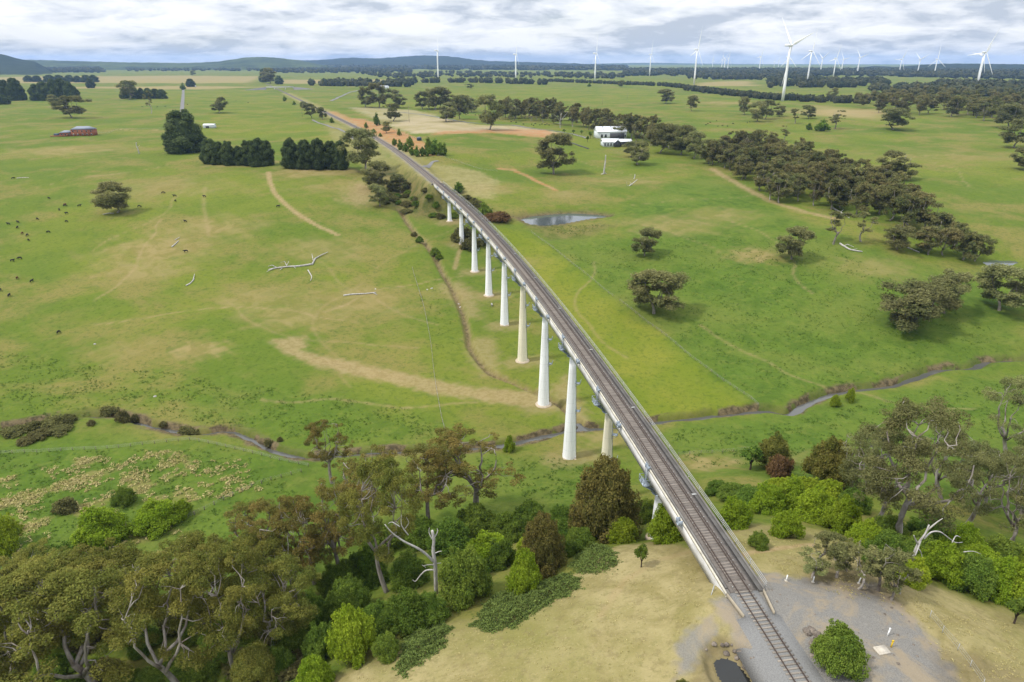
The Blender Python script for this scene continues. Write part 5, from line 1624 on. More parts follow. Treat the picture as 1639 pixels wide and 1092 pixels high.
# ------------------------------------------------------------------ dead wood
def dead_tree(px, py, strokes, label, m='deadwood', name='dead_tree', rad=0.34, seed=1, depth=1.0):
    """bare limbs; strokes are limb paths (x, y) with a start radius"""
    r = np.random.default_rng(seed)
    x, y, z = at(px, py)
    k = px_height(x, y, z, py - 100) / 100.0
    kx = proj(x, y, z)[2] / FPX
    mb_t, mb_b = MB(), MB()
    for i, (path, r0) in enumerate(strokes):
        P = np.array([((a - px) * kx, 0, (py - b) * k) for a, b in path])
        if i:
            slope = r.uniform(-0.6, 0.6) * depth
            P[:, 1] = (np.linalg.norm(P - P[0], axis=1)) * slope + (P[0, 0] * 0.0)
        P = smooth_line(P, 3) if len(P) > 2 else P
        (mb_b if i else mb_t).tube(P, np.linspace(r0, r0 * 0.35 if i else r0 * 0.55, len(P)), 6)
    root = link(name, None, None, (x, y, z - 0.2))
    mb_t.obj('trunk', M[m], root, True)
    if mb_b.n:
        mb_b.obj('limbs', M[m], root, True)
    tag(root, label, 'dead tree')
    return root


dead_tree(698, 950, [([(698, 952), (699, 905), (697, 880), (699, 862), (697, 848)], 0.42),
                     ([(697, 897), (688, 882), (676, 868), (660, 855), (650, 845), (640, 832), (633, 818)], 0.26), ([(660, 855), (652, 836), (654, 818)], 0.13), ([(648, 842), (636, 838), (629, 842)], 0.10), ([(656, 845), (664, 830), (662, 818)], 0.09),
                     ([(697, 862), (692, 852), (693, 845)], 0.13), ([(698, 862), (705, 852), (704, 848)], 0.12), ([(698, 884), (706, 878), (711, 876)], 0.11),
                     ([(698, 902), (690, 898), (683, 897)], 0.13), ([(698, 910), (685, 908), (676, 914), (668, 922), (664, 919)], 0.15), ([(699, 900), (708, 900), (714, 901)], 0.09), ([(684, 906), (678, 902)], 0.07)],
          'white bare dead tree with broken top in the gully', seed=2)
dead_tree(1452, 922, [([(1450, 924), (1452, 895), (1455, 868), (1462, 852), (1464, 838)], 0.22), ([(1462, 860), (1475, 853), (1492, 856), (1508, 866), (1522, 876), (1538, 886), (1553, 889)], 0.14), ([(1508, 866), (1514, 858), (1524, 862)], 0.10), ([(1530, 881), (1545, 880), (1560, 885)], 0.08),
                      ([(1455, 868), (1446, 858), (1440, 850)], 0.16), ([(1458, 862), (1450, 874), (1442, 885)], 0.14), ([(1454, 872), (1462, 880), (1466, 890)], 0.10), ([(1464, 846), (1474, 832), (1480, 826)], 0.14)],
          'bare grey dead tree with a long drooping limb below the big gum', seed=5)
dead_tree(935, 845, [([(935, 848), (935, 825), (936, 800), (935, 790)], 0.20), ([(935, 815), (930, 806)], 0.08), ([(935, 822), (940, 812)], 0.08), ([(935, 830), (929, 824)], 0.07), ([(935, 808), (939, 800)], 0.06)], 'small grey dead sapling in the thicket left of the round tree', seed=7)
dead_tree(967, 279, [([(966, 280), (967, 268), (968, 255), (968, 247)], 0.75), ([(966, 278), (962, 279), (958, 281)], 0.6), ([(967, 276), (972, 279)], 0.5)], 'tall grey dead stump on the pasture below the farmhouse', seed=8)
dead_tree(1015, 298, [([(1014, 286), (1015, 282), (1015, 278)], 0.5), ([(1004, 300), (1010, 296), (1016, 292), (1021, 288)], 0.5), ([(1005, 300), (1003, 294), (1002, 290)], 0.2), ([(1008, 299), (1012, 303), (1020, 304)], 0.25), ([(1012, 296), (1008, 291)], 0.2), ([(1006, 302), (1014, 305), (1025, 306)], 0.2)], 'shattered white dead tree on the pasture below the farmhouse', seed=9)
dead_tree(222, 246, [([(223, 246), (222, 238), (221, 231), (222, 227)], 0.55), ([(222, 236), (225, 232)], 0.2)], 'short bare dead trunk in the left pasture', seed=10)
dead_tree(897, 205, [([(897, 206), (896, 195), (898, 180)], 0.5), ([(897, 196), (890, 186), (886, 182)], 0.3), ([(897, 192), (904, 184), (908, 178)], 0.3), ([(896, 198), (888, 196)], 0.2), ([(898, 188), (894, 176)], 0.2), ([(898, 190), (910, 190)], 0.2)], 'grey leafless tree in front of the curving belt', seed=11)


def log(pts, rad, label, extra=(), name='fallen_log'):
    P = [at(x, y) for x, y in pts]
    base = np.array(P[0])
    m = MB()
    Q = np.array(P) - base
    Q[:, 2] += rad * 0.7
    m.tube(smooth_line(Q, 3) if len(Q) > 2 else Q, np.linspace(rad, rad * 0.55, (len(Q) - 1) * 3 + 1 if len(Q) > 2 else 2), 7)
    root = link(name, None, None, base)
    m.obj('trunk', M['deadwood'], root, True)
    if extra:
        b = MB()
        for path, r_, up in extra:
            R_ = np.array([at(x, y) for x, y in path]) - base
            R_[:, 2] += rad * 0.6 + np.linspace(0, up, len(R_))
            b.tube(R_, np.linspace(r_, r_ * 0.4, len(R_)), 5)
        b.obj('limbs', M['deadwood'], root, True)
    tag(root, label, 'log')


log([(500, 424), (480, 427), (462, 428), (444, 430), (430, 433)], 0.55, 'big white fallen tree with broken limbs in the left paddock',
    [([(500, 424), (505, 415), (515, 410), (525, 406)], 0.45, 0.5), ([(502, 420), (500, 414)], 0.3, 2.2), ([(460, 428), (456, 422), (450, 426)], 0.22, 1.6), ([(444, 430), (436, 427), (430, 430)], 0.25, 0.9), ([(440, 430), (432, 434), (427, 437)], 0.22, 0.3), ([(470, 428), (474, 432)], 0.2, 0.4), ([(452, 430), (448, 434)], 0.2, 0.2), ([(458, 429), (463, 423)], 0.2, 1.3)])
log([(493, 433), (496, 438), (499, 444), (497, 450)], 0.3, 'short white branch lying below the big fallen tree')
log([(550, 474), (565, 472), (585, 471), (602, 469)], 0.4, 'long low bleached log right of the big fallen tree', [([(598, 470), (604, 473)], 0.25, 0.1)])
log([(298, 458), (305, 454), (311, 447)], 0.35, 'small grey stump and log in the left paddock', [([(309, 450), (312, 441)], 0.28, 0.6)])
log([(275, 396), (281, 391), (286, 386)], 0.35, 'pair of white broken logs in the upper left paddock', [([(280, 385), (288, 381)], 0.25, 0.3)])
log([(1344, 391), (1352, 396), (1362, 401), (1380, 404)], 0.55, 'curved white fallen trunk below the reddish gum', [([(1350, 395), (1356, 393), (1366, 398)], 0.3, 0.6), ([(1362, 401), (1372, 400)], 0.2, 0.3)])
log([(1333, 334), (1342, 339), (1352, 345), (1360, 350)], 0.5, 'white fallen trunk at the lower edge of the dense wood', [([(1345, 341), (1350, 338)], 0.25, 0.8)])
log([(1452, 397), (1462, 401), (1472, 405)], 0.4, 'bleached fallen trunk under the lowest gums of the wood')
log([(27, 286), (36, 285), (46, 285)], 0.35, 'grey log in the upper left pasture')
log([(165, 344), (174, 342), (182, 342)], 0.3, 'thin log at the foot of the lone gum')
for x, y in ((684, 464), (691, 462), (737, 492), (734, 487), (601, 463), (248, 635), (152, 551)):
    X, Y, Z = at(x, y)
    v = np.array([(-.6, -.35, -.2), (.6, -.3, -.2), (.55, .4, -.2), (-.5, .4, -.2), (-.35, -.2, .35), (.4, -.15, .25), (.3, .25, .3), (-.3, .2, .42)]) * random.uniform(0.8, 1.2)
    o = link('boulder', new_mesh('boulder', v, [(0, 3, 2, 1), (4, 5, 6, 7), (0, 1, 5, 4), (1, 2, 6, 5), (2, 3, 7, 6), (3, 0, 4, 7)], M['deadwood']), None, (X, Y, Z), (0, 0, random.random() * 6))
    tag(o, 'small pale boulder lying on the pasture left of the viaduct', 'boulder', 'pale boulders on the left pasture')


# ------------------------------------------------------------------ grass stuff: tussocks and rushes
def tufts(name, pts, size, m, seed, blades=14, spread=0.55):
    r = np.random.default_rng(seed)
    lv = Leaves(seed)
    P = np.array(pts)
    n = len(P)
    sz = size * r.uniform(0.55, 1.5, n)
    C = np.repeat(P, blades, 0); s = np.repeat(sz, blades)
    a = r.uniform(0, 6.283, len(C)); q = np.sqrt(r.random(len(C))) * spread * s
    d = np.stack([np.cos(a), np.sin(a)], 1)
    hh = s * r.uniform(0.15, 0.6, len(C)) * (1.15 - q / (spread * s) * 0.6)
    C = C + np.c_[d * q[:, None], hh]
    N = np.c_[d * 0.6, np.full(len(C), 1.0)] + r.normal(size=C.shape) * 0.45
    t = np.clip(np.repeat(r.random(n), blades) * 0.7 + r.normal(size=len(C)) * 0.2, 0, 1)
    for ch in np.array_split(np.arange(len(C)), 1):
        lv.cards(C[ch], N[ch], size * 0.6, size * 0.2, t[ch], 0.0)
    o = link(name, lv.data(name, M[m]))
    return tag(o, kind='stuff')


def scat(poly, n, seed, thr=None, L=18.0):
    P = W(poly)
    r = np.random.default_rng(seed)
    Q = r.uniform(P.min(0), P.max(0), (n * 6, 2))
    Q = Q[inside(Q[:, 0], Q[:, 1], P)]
    if thr is not None:
        Q = Q[wob(Q[:, 0], Q[:, 1], L, seed) + 0.35 * r.normal(size=len(Q)) > thr]
    Q = Q[:n]
    return np.c_[Q, height(Q[:, 0], Q[:, 1])]


p_ = [scat([(-20, 770), (120, 735), (260, 722), (330, 728), (290, 770), (330, 800), (240, 830), (310, 860), (300, 900), (250, 930), (120, 930), (-20, 900)], 800, 21, 0.42, 22),
      scat([(60, 750), (270, 722), (300, 760), (120, 790)], 240, 22, 0.3, 14), scat([(300, 740), (390, 735), (420, 790), (330, 800)], 130, 23, 0.2, 10), scat([(-20, 800), (60, 790), (80, 950), (-20, 990)], 220, 24, 0.3, 14)]
tag(tufts('tussock_grass', np.vstack(p_), 1.15, 'tussock', 31), 'pale straw tussock grass on the left river flat')
p_ = [scat([(-20, 560), (300, 600), (560, 640), (700, 660), (720, 700), (500, 712), (380, 690), (200, 660), (-20, 670)], 1700, 25, 0.15, 20), scat([(-20, 720), (380, 720), (480, 790), (420, 860), (200, 940), (-20, 960)], 1500, 26, 0.1, 16),
      scat([(1060, 690), (1240, 680), (1500, 620), (1660, 600), (1660, 700), (1300, 740), (1120, 750)], 1300, 27, 0.1, 16), scat([(900, 400), (1000, 380), (1300, 380), (1600, 530), (1600, 570), (1280, 635), (1200, 630)], 3000, 28, 0.1, 24),
      scat([(760, 735), (920, 735), (1000, 765), (900, 800), (800, 790)], 350, 29, 0.1, 10), scat([(650, 385), (720, 470), (740, 560), (700, 560), (640, 420)], 160, 30, 0.2, 12), scat([(850, 364), (930, 362), (980, 360), (930, 378)], 200, 32)]
tag(tufts('rush_tufts', np.vstack(p_), 0.8, 'rush', 33, 7), 'dark rush tufts scattered over the meadows')
p_ = [scat([(560, 1080), (800, 1000), (940, 890), (1120, 900), (1120, 1000), (1080, 1092), (600, 1110)], 500, 41, 0.2, 12), scat([(1150, 870), (1260, 860), (1400, 930), (1620, 1000), (1640, 1090), (1540, 1090), (1450, 990), (1300, 940)], 700, 42, 0.1, 12)]
tag(tufts('dry_grass_tufts', np.vstack(p_), 0.30, 'tussock', 43, 9), 'dry straw grass tufts on the near slopes')


# ------------------------------------------------------------------ far woods that read as one mass
def blob_wood(name, spots, m, label, seed, n=(7, 5)):
    r = np.random.default_rng(seed)
    lv = Leaves(seed)
    for X, Y, Z, h, w in spots:
        t = np.clip(r.normal() * 0.3 + 0.45, 0, 1)
        lv.core((X, Y, Z + h * 0.42), (w * 0.5, w * 0.5, h * 0.5), t)
        lv.core((X + r.normal() * w * 0.2, Y + r.normal() * w * 0.2, Z + h * 0.68), (w * 0.34, w * 0.34, h * 0.32), np.clip(t + 0.2, 0, 1))
        lv.lobe((X, Y, Z + h * 0.5), (w * 0.55, w * 0.55, h * 0.5), 26, w * 0.45, w * 0.22, t, 0.6, -0.3)
    o = link(name, lv.data(name, M[m]))
    tag(o, label, kind='stuff')


def band(poly, n, seed, h, w):
    r = np.random.default_rng(seed); P = W(poly)
    Q = r.uniform(P.min(0), P.max(0), (n * 8, 2))
    Q = Q[inside(Q[:, 0], Q[:, 1], P)][:n]
    Z = height(Q[:, 0], Q[:, 1])
    return [(q[0], q[1], z, r.uniform(*h), r.uniform(*w)) for q, z in zip(Q, Z)]


def row(pts, step, seed, h, w, jit=3.0):
    r = np.random.default_rng(seed); P = W(pts); out = []
    for a, b in zip(P[:-1], P[1:]):
        L = np.hypot(*(b - a))
        for t in np.arange(0, L, step):
            q = a + (b - a) * t / L + r.normal(size=2) * jit
            out.append((q[0], q[1], gz(*q), r.uniform(*h), r.uniform(*w)))
    return out


blob_wood('far_wood', row([(880, 131), (960, 134), (1060, 138), (1100, 142), (1160, 150), (1220, 157), (1290, 161), (1360, 163)], 5, 51, (8, 12), (7, 11), 5) + row([(1100, 145), (1170, 153), (1240, 160), (1330, 165), (1400, 166)], 6, 52, (9, 14), (8, 12), 8), 'far_wood', 'long dark plantation row across the far pasture', 61)
blob_wood('far_wood', row([(500, 137), (540, 138), (600, 138), (650, 139)], 9, 53, (12, 22), (12, 20), 10) + band([(505, 133), (660, 133), (660, 139), (520, 139)], 60, 54, (12, 20), (12, 20)) + row([(640, 133), (700, 132), (760, 132), (820, 134), (880, 136)], 11, 55, (12, 20), (12, 20), 10), 'far_wood', 'dark tree belt behind the far white shed', 62)
blob_wood('far_wood', band([(1000, 122), (1180, 122), (1400, 123), (1660, 128), (1660, 116), (1400, 113), (1000, 113)], 1500, 56, (16, 26), (24, 44)) + band([(1220, 141), (1330, 142), (1420, 137), (1410, 131), (1230, 132)], 150, 57, (14, 22), (16, 26)) + band([(1100, 127), (1300, 130), (1300, 122), (1100, 122)], 160, 157, (14, 22), (16, 26)), 'far_wood', 'dark forest around the turbine bases at right', 63)
blob_wood('far_wood', band([(-60, 116), (168, 117), (160, 111), (-60, 110)], 620, 58, (18, 28), (24, 40)) + band([(-60, 110), (640, 110), (640, 105.5), (-60, 105)], 1300, 59, (20, 32), (60, 110)) + band([(200, 114.5), (430, 114), (430, 111), (200, 110.5)], 170, 60, (12, 20), (18, 30)), 'far_wood', 'dark woods along the far plain at left', 64)
blob_wood('far_wood', band([(430, 117), (660, 117), (660, 111), (430, 111)], 420, 65, (16, 24), (20, 34)) + band([(640, 112), (1000, 113), (1000, 107), (640, 106)], 900, 66, (18, 30), (50, 90)) + band([(700, 123), (1000, 127), (1000, 119), (700, 116)], 220, 67, (10, 16), (14, 24)) + band([(640, 128), (700, 124), (700, 118), (560, 118)], 80, 167, (10, 18), (14, 24)), 'far_wood', 'dark woods and hedges below the skyline range', 68)
blob_wood('far_wood', band([(1480, 150), (1660, 160), (1660, 138), (1500, 136)], 180, 69, (14, 22), (20, 32)) + band([(1380, 148), (1500, 152), (1500, 142), (1400, 142)], 40, 70, (12, 20), (16, 24)), 'far_wood', 'wood behind the upper right wood', 71)


# ------------------------------------------------------------------ wind turbines
def blade_data():
    sec = [(0.0, 1.1, 1.1, 0.0), (3.0, 1.2, 1.0, 0.05), (9.0, 3.4, 0.75, 0.35), (20.0, 2.7, 0.5, 0.22), (38.0, 1.7, 0.28, 0.10), (54.0, 0.95, 0.14, 0.03), (61.0, 0.35, 0.06, 0.0), (62.0, 0.08, 0.03, 0.0)]
    V = []; n = 8
    for z, c, t, tw in [(a_ * 1.2, b_ * 1.45, c_ * 1.45, d_) for a_, b_, c_, d_ in sec]:
        for k in range(n):
            a = 2 * math.pi * k / n
            x, y = c / 2 * math.cos(a) - 0.18 * c, t / 2 * math.sin(a)
            V.append((x * math.cos(tw) - y * math.sin(tw), x * math.sin(tw) + y * math.cos(tw), z))
    F = [(i * n + k, i * n + (k + 1) % n, (i + 1) * n + (k + 1) % n, (i + 1) * n + k) for i in range(len(sec) - 1) for k in range(n)]
    F += [tuple(range(n - 1, -1, -1)), tuple((len(sec) - 1) * n + k for k in range(n))]
    return new_mesh('blade', V, F, M['turbine'], smooth=True)


BLADE = blade_data()
nb = MB()
nb.box((0, -4.5, 0.2), (3.6, 11.0, 3.8)).box((0, -9.6, 2.4), (1.6, 1.2, 0.9)).box((0, -3.0, 2.35), (2.4, 4.0, 0.5))
NAC = nb.data('nacelle', M['turbine'])
HUBD = new_mesh('hub', *(lambda m: (np.vstack(m.V)[:, [0, 2, 1]], m.F))(MB().lathe([(1.7, 0.8), (2.0, 1.8), (1.9, 3.2), (1.3, 4.3), (0.3, 4.9)], sides=14)), M['turbine'], smooth=True)
TURB = [  # hub x, hub row, visible tower px, blade angle, label
    (699.6, 81, 41, -24, 'leftmost turbine, standing before the dark blue range'), (825.5, 87, 40, 2, 'second turbine from the left, seen edge-on'), (953.8, 85.5, 41, 0, 'third turbine from the left, seen edge-on'),
    (1042, 87.5, 30, 6, 'small turbine left of centre-right, fourth from the left'), (1116, 79.5, 46, 14, 'turbine standing alone at the edge of the far green paddock, fifth from the left'), (1141.5, 96, 15, 3, 'tiny far turbine just right of the fifth one'),
    (1156.5, 95, 19, 8, 'leftmost of three tiny turbines close together'), (1160.5, 94.5, 20, 50, 'middle one of three tiny turbines close together'), (1166.5, 93, 21, 14, 'tallest of three tiny turbines close together'),
    (1218, 90.5, 24, 22, 'medium far turbine left of the nearest one'), (1240, 98.5, 12, 0, 'very faint tiny turbine left of the nearest one'), (1247, 97, 14, 10, 'faint tiny turbine close to the nearest one'),
    (1265, 73, 82, 74, 'largest and nearest turbine, right of centre'), (1299.5, 82, 46, 8, 'turbine just right of the nearest one with a blade to the right'), (1316.5, 93.5, 26, 60, 'small turbine between two larger ones right of the nearest'),
    (1338.5, 93.5, 31, 18, 'turbine with a tall upright blade, second large one right of the nearest'), (1350, 95.5, 24, 200, 'small turbine behind the one with the tall upright blade'), (1376.5, 92.5, 28, 75, 'lone turbine in the gap left of the right-hand ridge'),
    (1443.5, 95, 26, 30, 'leftmost of three turbines before the right-hand ridge'), (1473, 95.5, 27, 66, 'middle one of three turbines before the right-hand ridge'), (1500.5, 95, 30, 0, 'right one of three turbines before the right-hand ridge'),
    (1577, 84, 52, 24, 'big turbine near the right edge'), (1574, 89, 36, 40, 'turbine hidden behind the big one near the right edge'), (1262.5, 92, 38, 0, 'smaller turbine directly behind the nearest one'),
]
for hx, hy, tw, ph, lab in TURB:
    D = 95.0 / tw * FPX
    r = ray_dir(hx, hy)
    t = D
    X, Y, Zh = r[0] * t, r[1] * t, CAM_H + r[2] * t
    zb = gz(X, Y) - 0.5
    h = Zh - zb - 1.6
    root = link('wind_turbine', None, None, (X, Y, zb))
    tag(root, lab, 'wind turbine', 'turbines of the wind farm')
    MB().lathe([(2.8, 0), (2.55, h * 0.3), (2.1, h * 0.7), (1.6, h)], sides=18).obj('tower', M['turbine'], root, True)
    yaw = -math.radians(82)                       # rotor faces right, a little away
    nac = link('nacelle', NAC, root, (0, 0, h + 1.6), (0, 0, yaw))
    hub = link('hub', HUBD, nac, (0, 0.6, 0))
    for k in range(3):
        a = math.radians(ph + 120 * k)
        link('blade', BLADE, root, (3.6 * math.sin(-yaw), 3.6 * math.cos(yaw), h + 1.6), (Matrix.Rotation(yaw, 4, 'Z') @ Matrix.Rotation(a, 4, 'Y')).to_euler())


# ------------------------------------------------------------------ buildings
def gable(m, c, L, Wd, zr0, zr1, over=0.5, thick=0.18):
    """two roof slopes, ridge along x"""
    x0, x1 = c[0] - L / 2 - over, c[0] + L / 2 + over
    for sg in (-1, 1):
        y0, y1 = c[1] + sg * (Wd / 2 + over), c[1]
        v = [(x0, y0, zr0), (x1, y0, zr0), (x1, y1, zr1), (x0, y1, zr1)]
        v += [(a, b, z + thick) for a, b, z in v]
        m.add(v, [(0, 1, 2, 3), (7, 6, 5, 4), (0, 4, 5, 1), (1, 5, 6, 2), (2, 6, 7, 3), (3, 7, 4, 0)])
    return m


def hip(m, c, L, Wd, z0, z1, over=0.6):
    x0, x1, y0, y1 = c[0] - L / 2 - over, c[0] + L / 2 + over, c[1] - Wd / 2 - over, c[1] + Wd / 2 + over
    e = Wd / 2 + over
    rx0, rx1 = min(x0 + e, c[0] - 0.05), max(x1 - e, c[0] + 0.05)
    v = [(x0, y0, z0), (x1, y0, z0), (x1, y1, z0), (x0, y1, z0), (rx0, c[1], z1), (rx1, c[1], z1)]
    return m.add(v, [(0, 1, 5, 4), (1, 2, 5), (2, 3, 4, 5), (3, 0, 4), (3, 2, 1, 0)])


def house_root(name, px, py, rz, label, cat='house'):
    x, y, z = at(px, py)
    o = link(name, None, None, (x, y, z - 0.2), (0, 0, rz))
    return tag(o, label, cat), proj(x, y, z)[2] / FPX


def window(root, x, y, z, w, h, mt='glass', frame=True):
    f = MB().box((x, y - 0.04, z), (w + 0.12, 0.12, h + 0.12)).obj('window', M['white_paint'], root)
    MB().box((x, y - 0.11, z), (w, 0.06, h)).obj('pane', M[mt], f)


# two-storey brick house on the left rise
b, k = house_root('brick_house', 136, 217, 0.16, 'two-storey red brick house with blue-grey hipped roof on the left rise')
W1 = 33 * k
MB().box((0, 0, 3.2), (W1, 10, 7.0)).obj('wall', M['brick'], b)
hip(MB(), (0, 0), W1, 10, 6.71, 9.6).obj('roof', M['roof_grey'], b)
for i in range(5):
    for z in (1.7, 5.0):
        window(b, -W1 / 2 + W1 * (i + 0.5) / 5, -5.02, z, 1.2, 1.5)
MB().box((-W1 / 2 - 6.2, 0.5, 1.6), (12, 8, 3.6)).obj('wing', M['brick'], b)
hip(MB(), (-W1 / 2 - 6.25, 0.5), 12, 8, 3.41, 5.6).obj('roof', M['roof_grey'], b)
for i in range(3):
    window(b, -W1 / 2 - 9.8 + 3.4 * i, -3.52, 1.6, 1.4, 1.4)
MB().box((-W1 / 2 - 15.4, 0.5, 1.2), (6, 5, 2.6)).obj('shed', M['blue_tank'], b)
MB().box((-W1 / 2 - 12.6, -5.5, 0.5), (16, 0.4, 1.0)).obj('garden_wall', M['brick'], b)

# white farmhouse group
b, k = house_root('farm_shed', 976, 222, 0.12, 'big farm building with white gabled roof and pale green walls', 'building')
b.scale = (1.12, 1.12, 1.3)
L = 42 * k
MB().box((0, 0, 3.0), (L, 15, 6.4)).obj('wall', M['wall_white'], b)
g = gable(MB(), (0, 0), L, 15, 6.0, 9.6).obj('roof', M['roof_white'], b)
m = MB()
for sx in (-1, 1):
    x = sx * (L / 2 - 0.06)
    v = [(x - .05, -7.45, 6.2), (x - .05, 7.45, 6.2), (x - .05, 0, 9.5), (x + .05, -7.45, 6.2), (x + .05, 7.45, 6.2), (x + .05, 0, 9.5)]
    m.add(v, [(0, 1, 2), (5, 4, 3), (0, 3, 4, 1), (1, 4, 5, 2), (2, 5, 3, 0)])
m.obj('gable_end', M['wall_white'], b)
for x in (-0.28, 0.0, 0.28):
    m = MB(); v = [(x * L - .35, -7.9, 6.06), (x * L + .35, -7.9, 6.06), (x * L + .35, -0.1, 9.83), (x * L - .35, -0.1, 9.83)]
    v += [(a, c, z + 0.1) for a, c, z in v]
    m.add(v, [(0, 1, 2, 3), (7, 6, 5, 4), (0, 4, 5, 1), (1, 5, 6, 2), (2, 6, 7, 3), (3, 7, 4, 0)]).obj('skylight', M['roof_grey'], b)
MB().box((L * 0.18, -7.62, 2.6), (L * 0.5, 0.25, 4.8)).obj('bay_shade_panel', M['wall_dark'], b)  # dark panel on the closed wall, its colour standing in for the bay's shade
window(b, -L * 0.35, -7.52, 3.0, 2.0, 2.4); window(b, -L * 0.22, -7.52, 3.0, 2.0, 2.4)
window(b, L * 0.46, -7.52, 3.0, 1.0, 1.6)
b, k = house_root('farmhouse', 984, 234, 0.12, 'low white-roofed farmhouse with dark gables in front of the big farm building')
b.scale = (1.2, 1.2, 1.3)
L1 = 20 * k
MB().box((-L1 * 0.35, 0, 1.7), (L1 * 1.1, 8, 3.6)).obj('wall', M['wall_white'], b)
v = MB()
gable(v, (-L1 * 0.35, 0), L1 * 1.1, 8, 3.4, 5.6).obj('roof', M['roof_white'], b)
for i in range(4):
    window(b, -L1 * 0.75 + i * L1 * 0.2, -4.02, 1.8, 1.0, 2.2)
MB().box((L1 * 0.62, 1.5, 1.7), (L1 * 0.8, 7, 3.5)).obj('wing', M['wall_dark'], b)
gable(MB(), (L1 * 0.66, 1.5), L1 * 0.86, 7.4, 3.46, 5.0).obj('roof', M['roof_white'], b)
# front-facing dark gable
m = MB()
v = [(-2.4, -5.4, -.1), (2.4, -5.4, -.1), (2.4, -5.4, 3.3), (0, -5.4, 4.9), (-2.4, -5.4, 3.3)]
v = v + [(a, -3.9, z) for a, _, z in v]
m.add(v, [(0, 1, 2, 3, 4), (9, 8, 7, 6, 5), (0, 5, 6, 1), (1, 6, 7, 2), (2, 7, 8, 3), (3, 8, 9, 4), (4, 9, 5, 0)]).obj('gable_end', M['wall_dark'], b, loc=(L1 * 0.06, 0, 0))
m = MB()
for sg in (-1, 1):
    v = [(sg * 3.0, -6.0, 2.95), (sg * 3.0, -0.5, 2.95), (0, -0.5, 5.12), (0, -6.0, 5.12)]
    v += [(a, c, z + 0.15) for a, c, z in v]
    m.add(v, [(0, 1, 2, 3), (7, 6, 5, 4), (0, 4, 5, 1), (1, 5, 6, 2), (2, 6, 7, 3), (3, 7, 4, 0)])
m.obj('roof', M['roof_white'], b, loc=(L1 * 0.06, 0, 0))
MB().box((L1 * 0.7, -4.2, 0.2), (6, 4, 0.5)).obj('deck', M['timber'], b)


def shed(name, px, py, wpx, d, h, rz, label, wm='wall_white', rm='roof_white', rise=1.2):
    b, k = house_root(name, px, py, rz, label, 'shed')
    L = wpx * k
    MB().box((0, 0, h / 2), (L, d, h)).obj('wall', M[wm], b)
    gable(MB(), (0, 0), L, d, h - 0.15, h + rise, 0.3).obj('roof', M[rm], b)
    MB().box((-L * 0.12, -d / 2 - 0.05, h * 0.42), (L * 0.3, 0.15, h * 0.7)).obj('door', M['wall_dark'], b)


shed('shed', 903, 226, 13, 5, 2.8, 0.5, 'small pale shed left of the white farm buildings')
shed('shed', 336, 205, 17, 8, 3.6, 0.1, 'white shed right of the huge rounded cypress')
shed('shed', 612, 142, 20, 16, 6.5, 0.0, 'long white shed in front of the far tree belt', 'roof_white')
shed('shed', 593, 142.5, 7, 6, 2.5, 0.0, 'tiny white shed left of the long white shed', 'roof_white')
shed('shed', 311, 139, 5, 6, 3, 0.0, 'tiny white hut beside the conifer at the crossing', 'roof_white')
shed('shed', 456, 109.5, 8, 20, 7, 0.0, 'tiny far white building below the left hill', 'roof_white')
# dark blue tank on the ploughed field's edge
x, y, z = at(671, 225)
tk = link('water_tank', None, None, (x, y, z))
tag(tk, 'dark blue water tank at the edge of the pale ploughed field', 'tank')
MB().lathe([(2.3, 0), (2.3, 2.6), (2.1, 2.75)], sides=16).obj('body', M['blue_tank'], tk)
MB().lathe([(2.1, 2.76), (0.4, 3.2), (0.3, 3.35)], sides=16).obj('lid', M['roof_grey'], tk)
m = MB()
x, y, z = at(910, 227)
rw = link('retaining_wall', None, None, (x, y, z)); tag(rw, 'low dark hedge wall running from the small pale shed', 'wall')
a = np.array(at(910, 228)) - (x, y, z); c = np.array(at(942, 239)) - (x, y, z)
MB().tube([a + (0, 0, .3), (a + c) / 2 + (0, 0, .3), c + (0, 0, .3)], 0.7, 6).obj('wall', M['wall_dark'], rw)
for i, (x, y) in enumerate(((903, 213), (918, 214), (931, 215), (944, 217), (940, 228), (945, 222))):
    plant('small_tree', x, y, 7 if i < 4 else 12, 6, 'young green tree planted left of the farm buildings', 'young trees by the farm', hm=None)


# railway overbridge far along the line
s = 1980
x, y, _ = tp(s, 0, 0)
ob = link('overbridge', None, None, (x, y, gz(x, y)), (0, 0, heading(s)))
tag(ob, 'grey road bridge over the railway in the distance', 'bridge')
MB().box((0, 0, 7.6), (70, 8, 1.6)).obj('deck', M['girder'], ob)
for u in (-14, 14):
    MB().box((u, 0, 3.4), (1.6, 7, 6.8)).obj('pier', M['girder'], ob)
for v in (-3.9, 3.9):
    MB().box((0, v, 8.9), (70, 0.2, 1.0)).obj('parapet', M['steel_grey'], ob)
for u in (-48, 48):
    m = MB(); sg = 1 if u > 0 else -1
    v = [(sg * 35, -5, 8.3), (sg * 35, 5, 8.3), (sg * 110, 5, -1), (sg * 110, -5, -1), (sg * 35, -14, -1), (sg * 35, 14, -1), (sg * 110, 6, -1.2), (sg * 110, -6, -1.2)]
    m.add(v, [(0, 1, 2, 3), (0, 3, 7, 4), (1, 5, 6, 2), (0, 4, 5, 1)]).obj('ramp', M['road'], ob)


# ------------------------------------------------------------------ roads and tracks laid on the ground
def strip(name, pts, hw, m, label, lift=0.06, world=False):
    P = smooth_line(np.array(pts) if world else W(pts), 10)
    a, b = ribbon(P, hw)
    rows_ = [a, a * 0.5 + b * 0.5, b]
    V = np.vstack([np.c_[q, height(q[:, 0], q[:, 1]) + lift] for q in rows_])
    n = len(a)
    F = [(j * n + i, j * n + i + 1, (j + 1) * n + i + 1, (j + 1) * n + i) for j in range(2) for i in range(n - 1)]
    tag(link(name, new_mesh(name, V, F, M[m])), label, kind='structure')


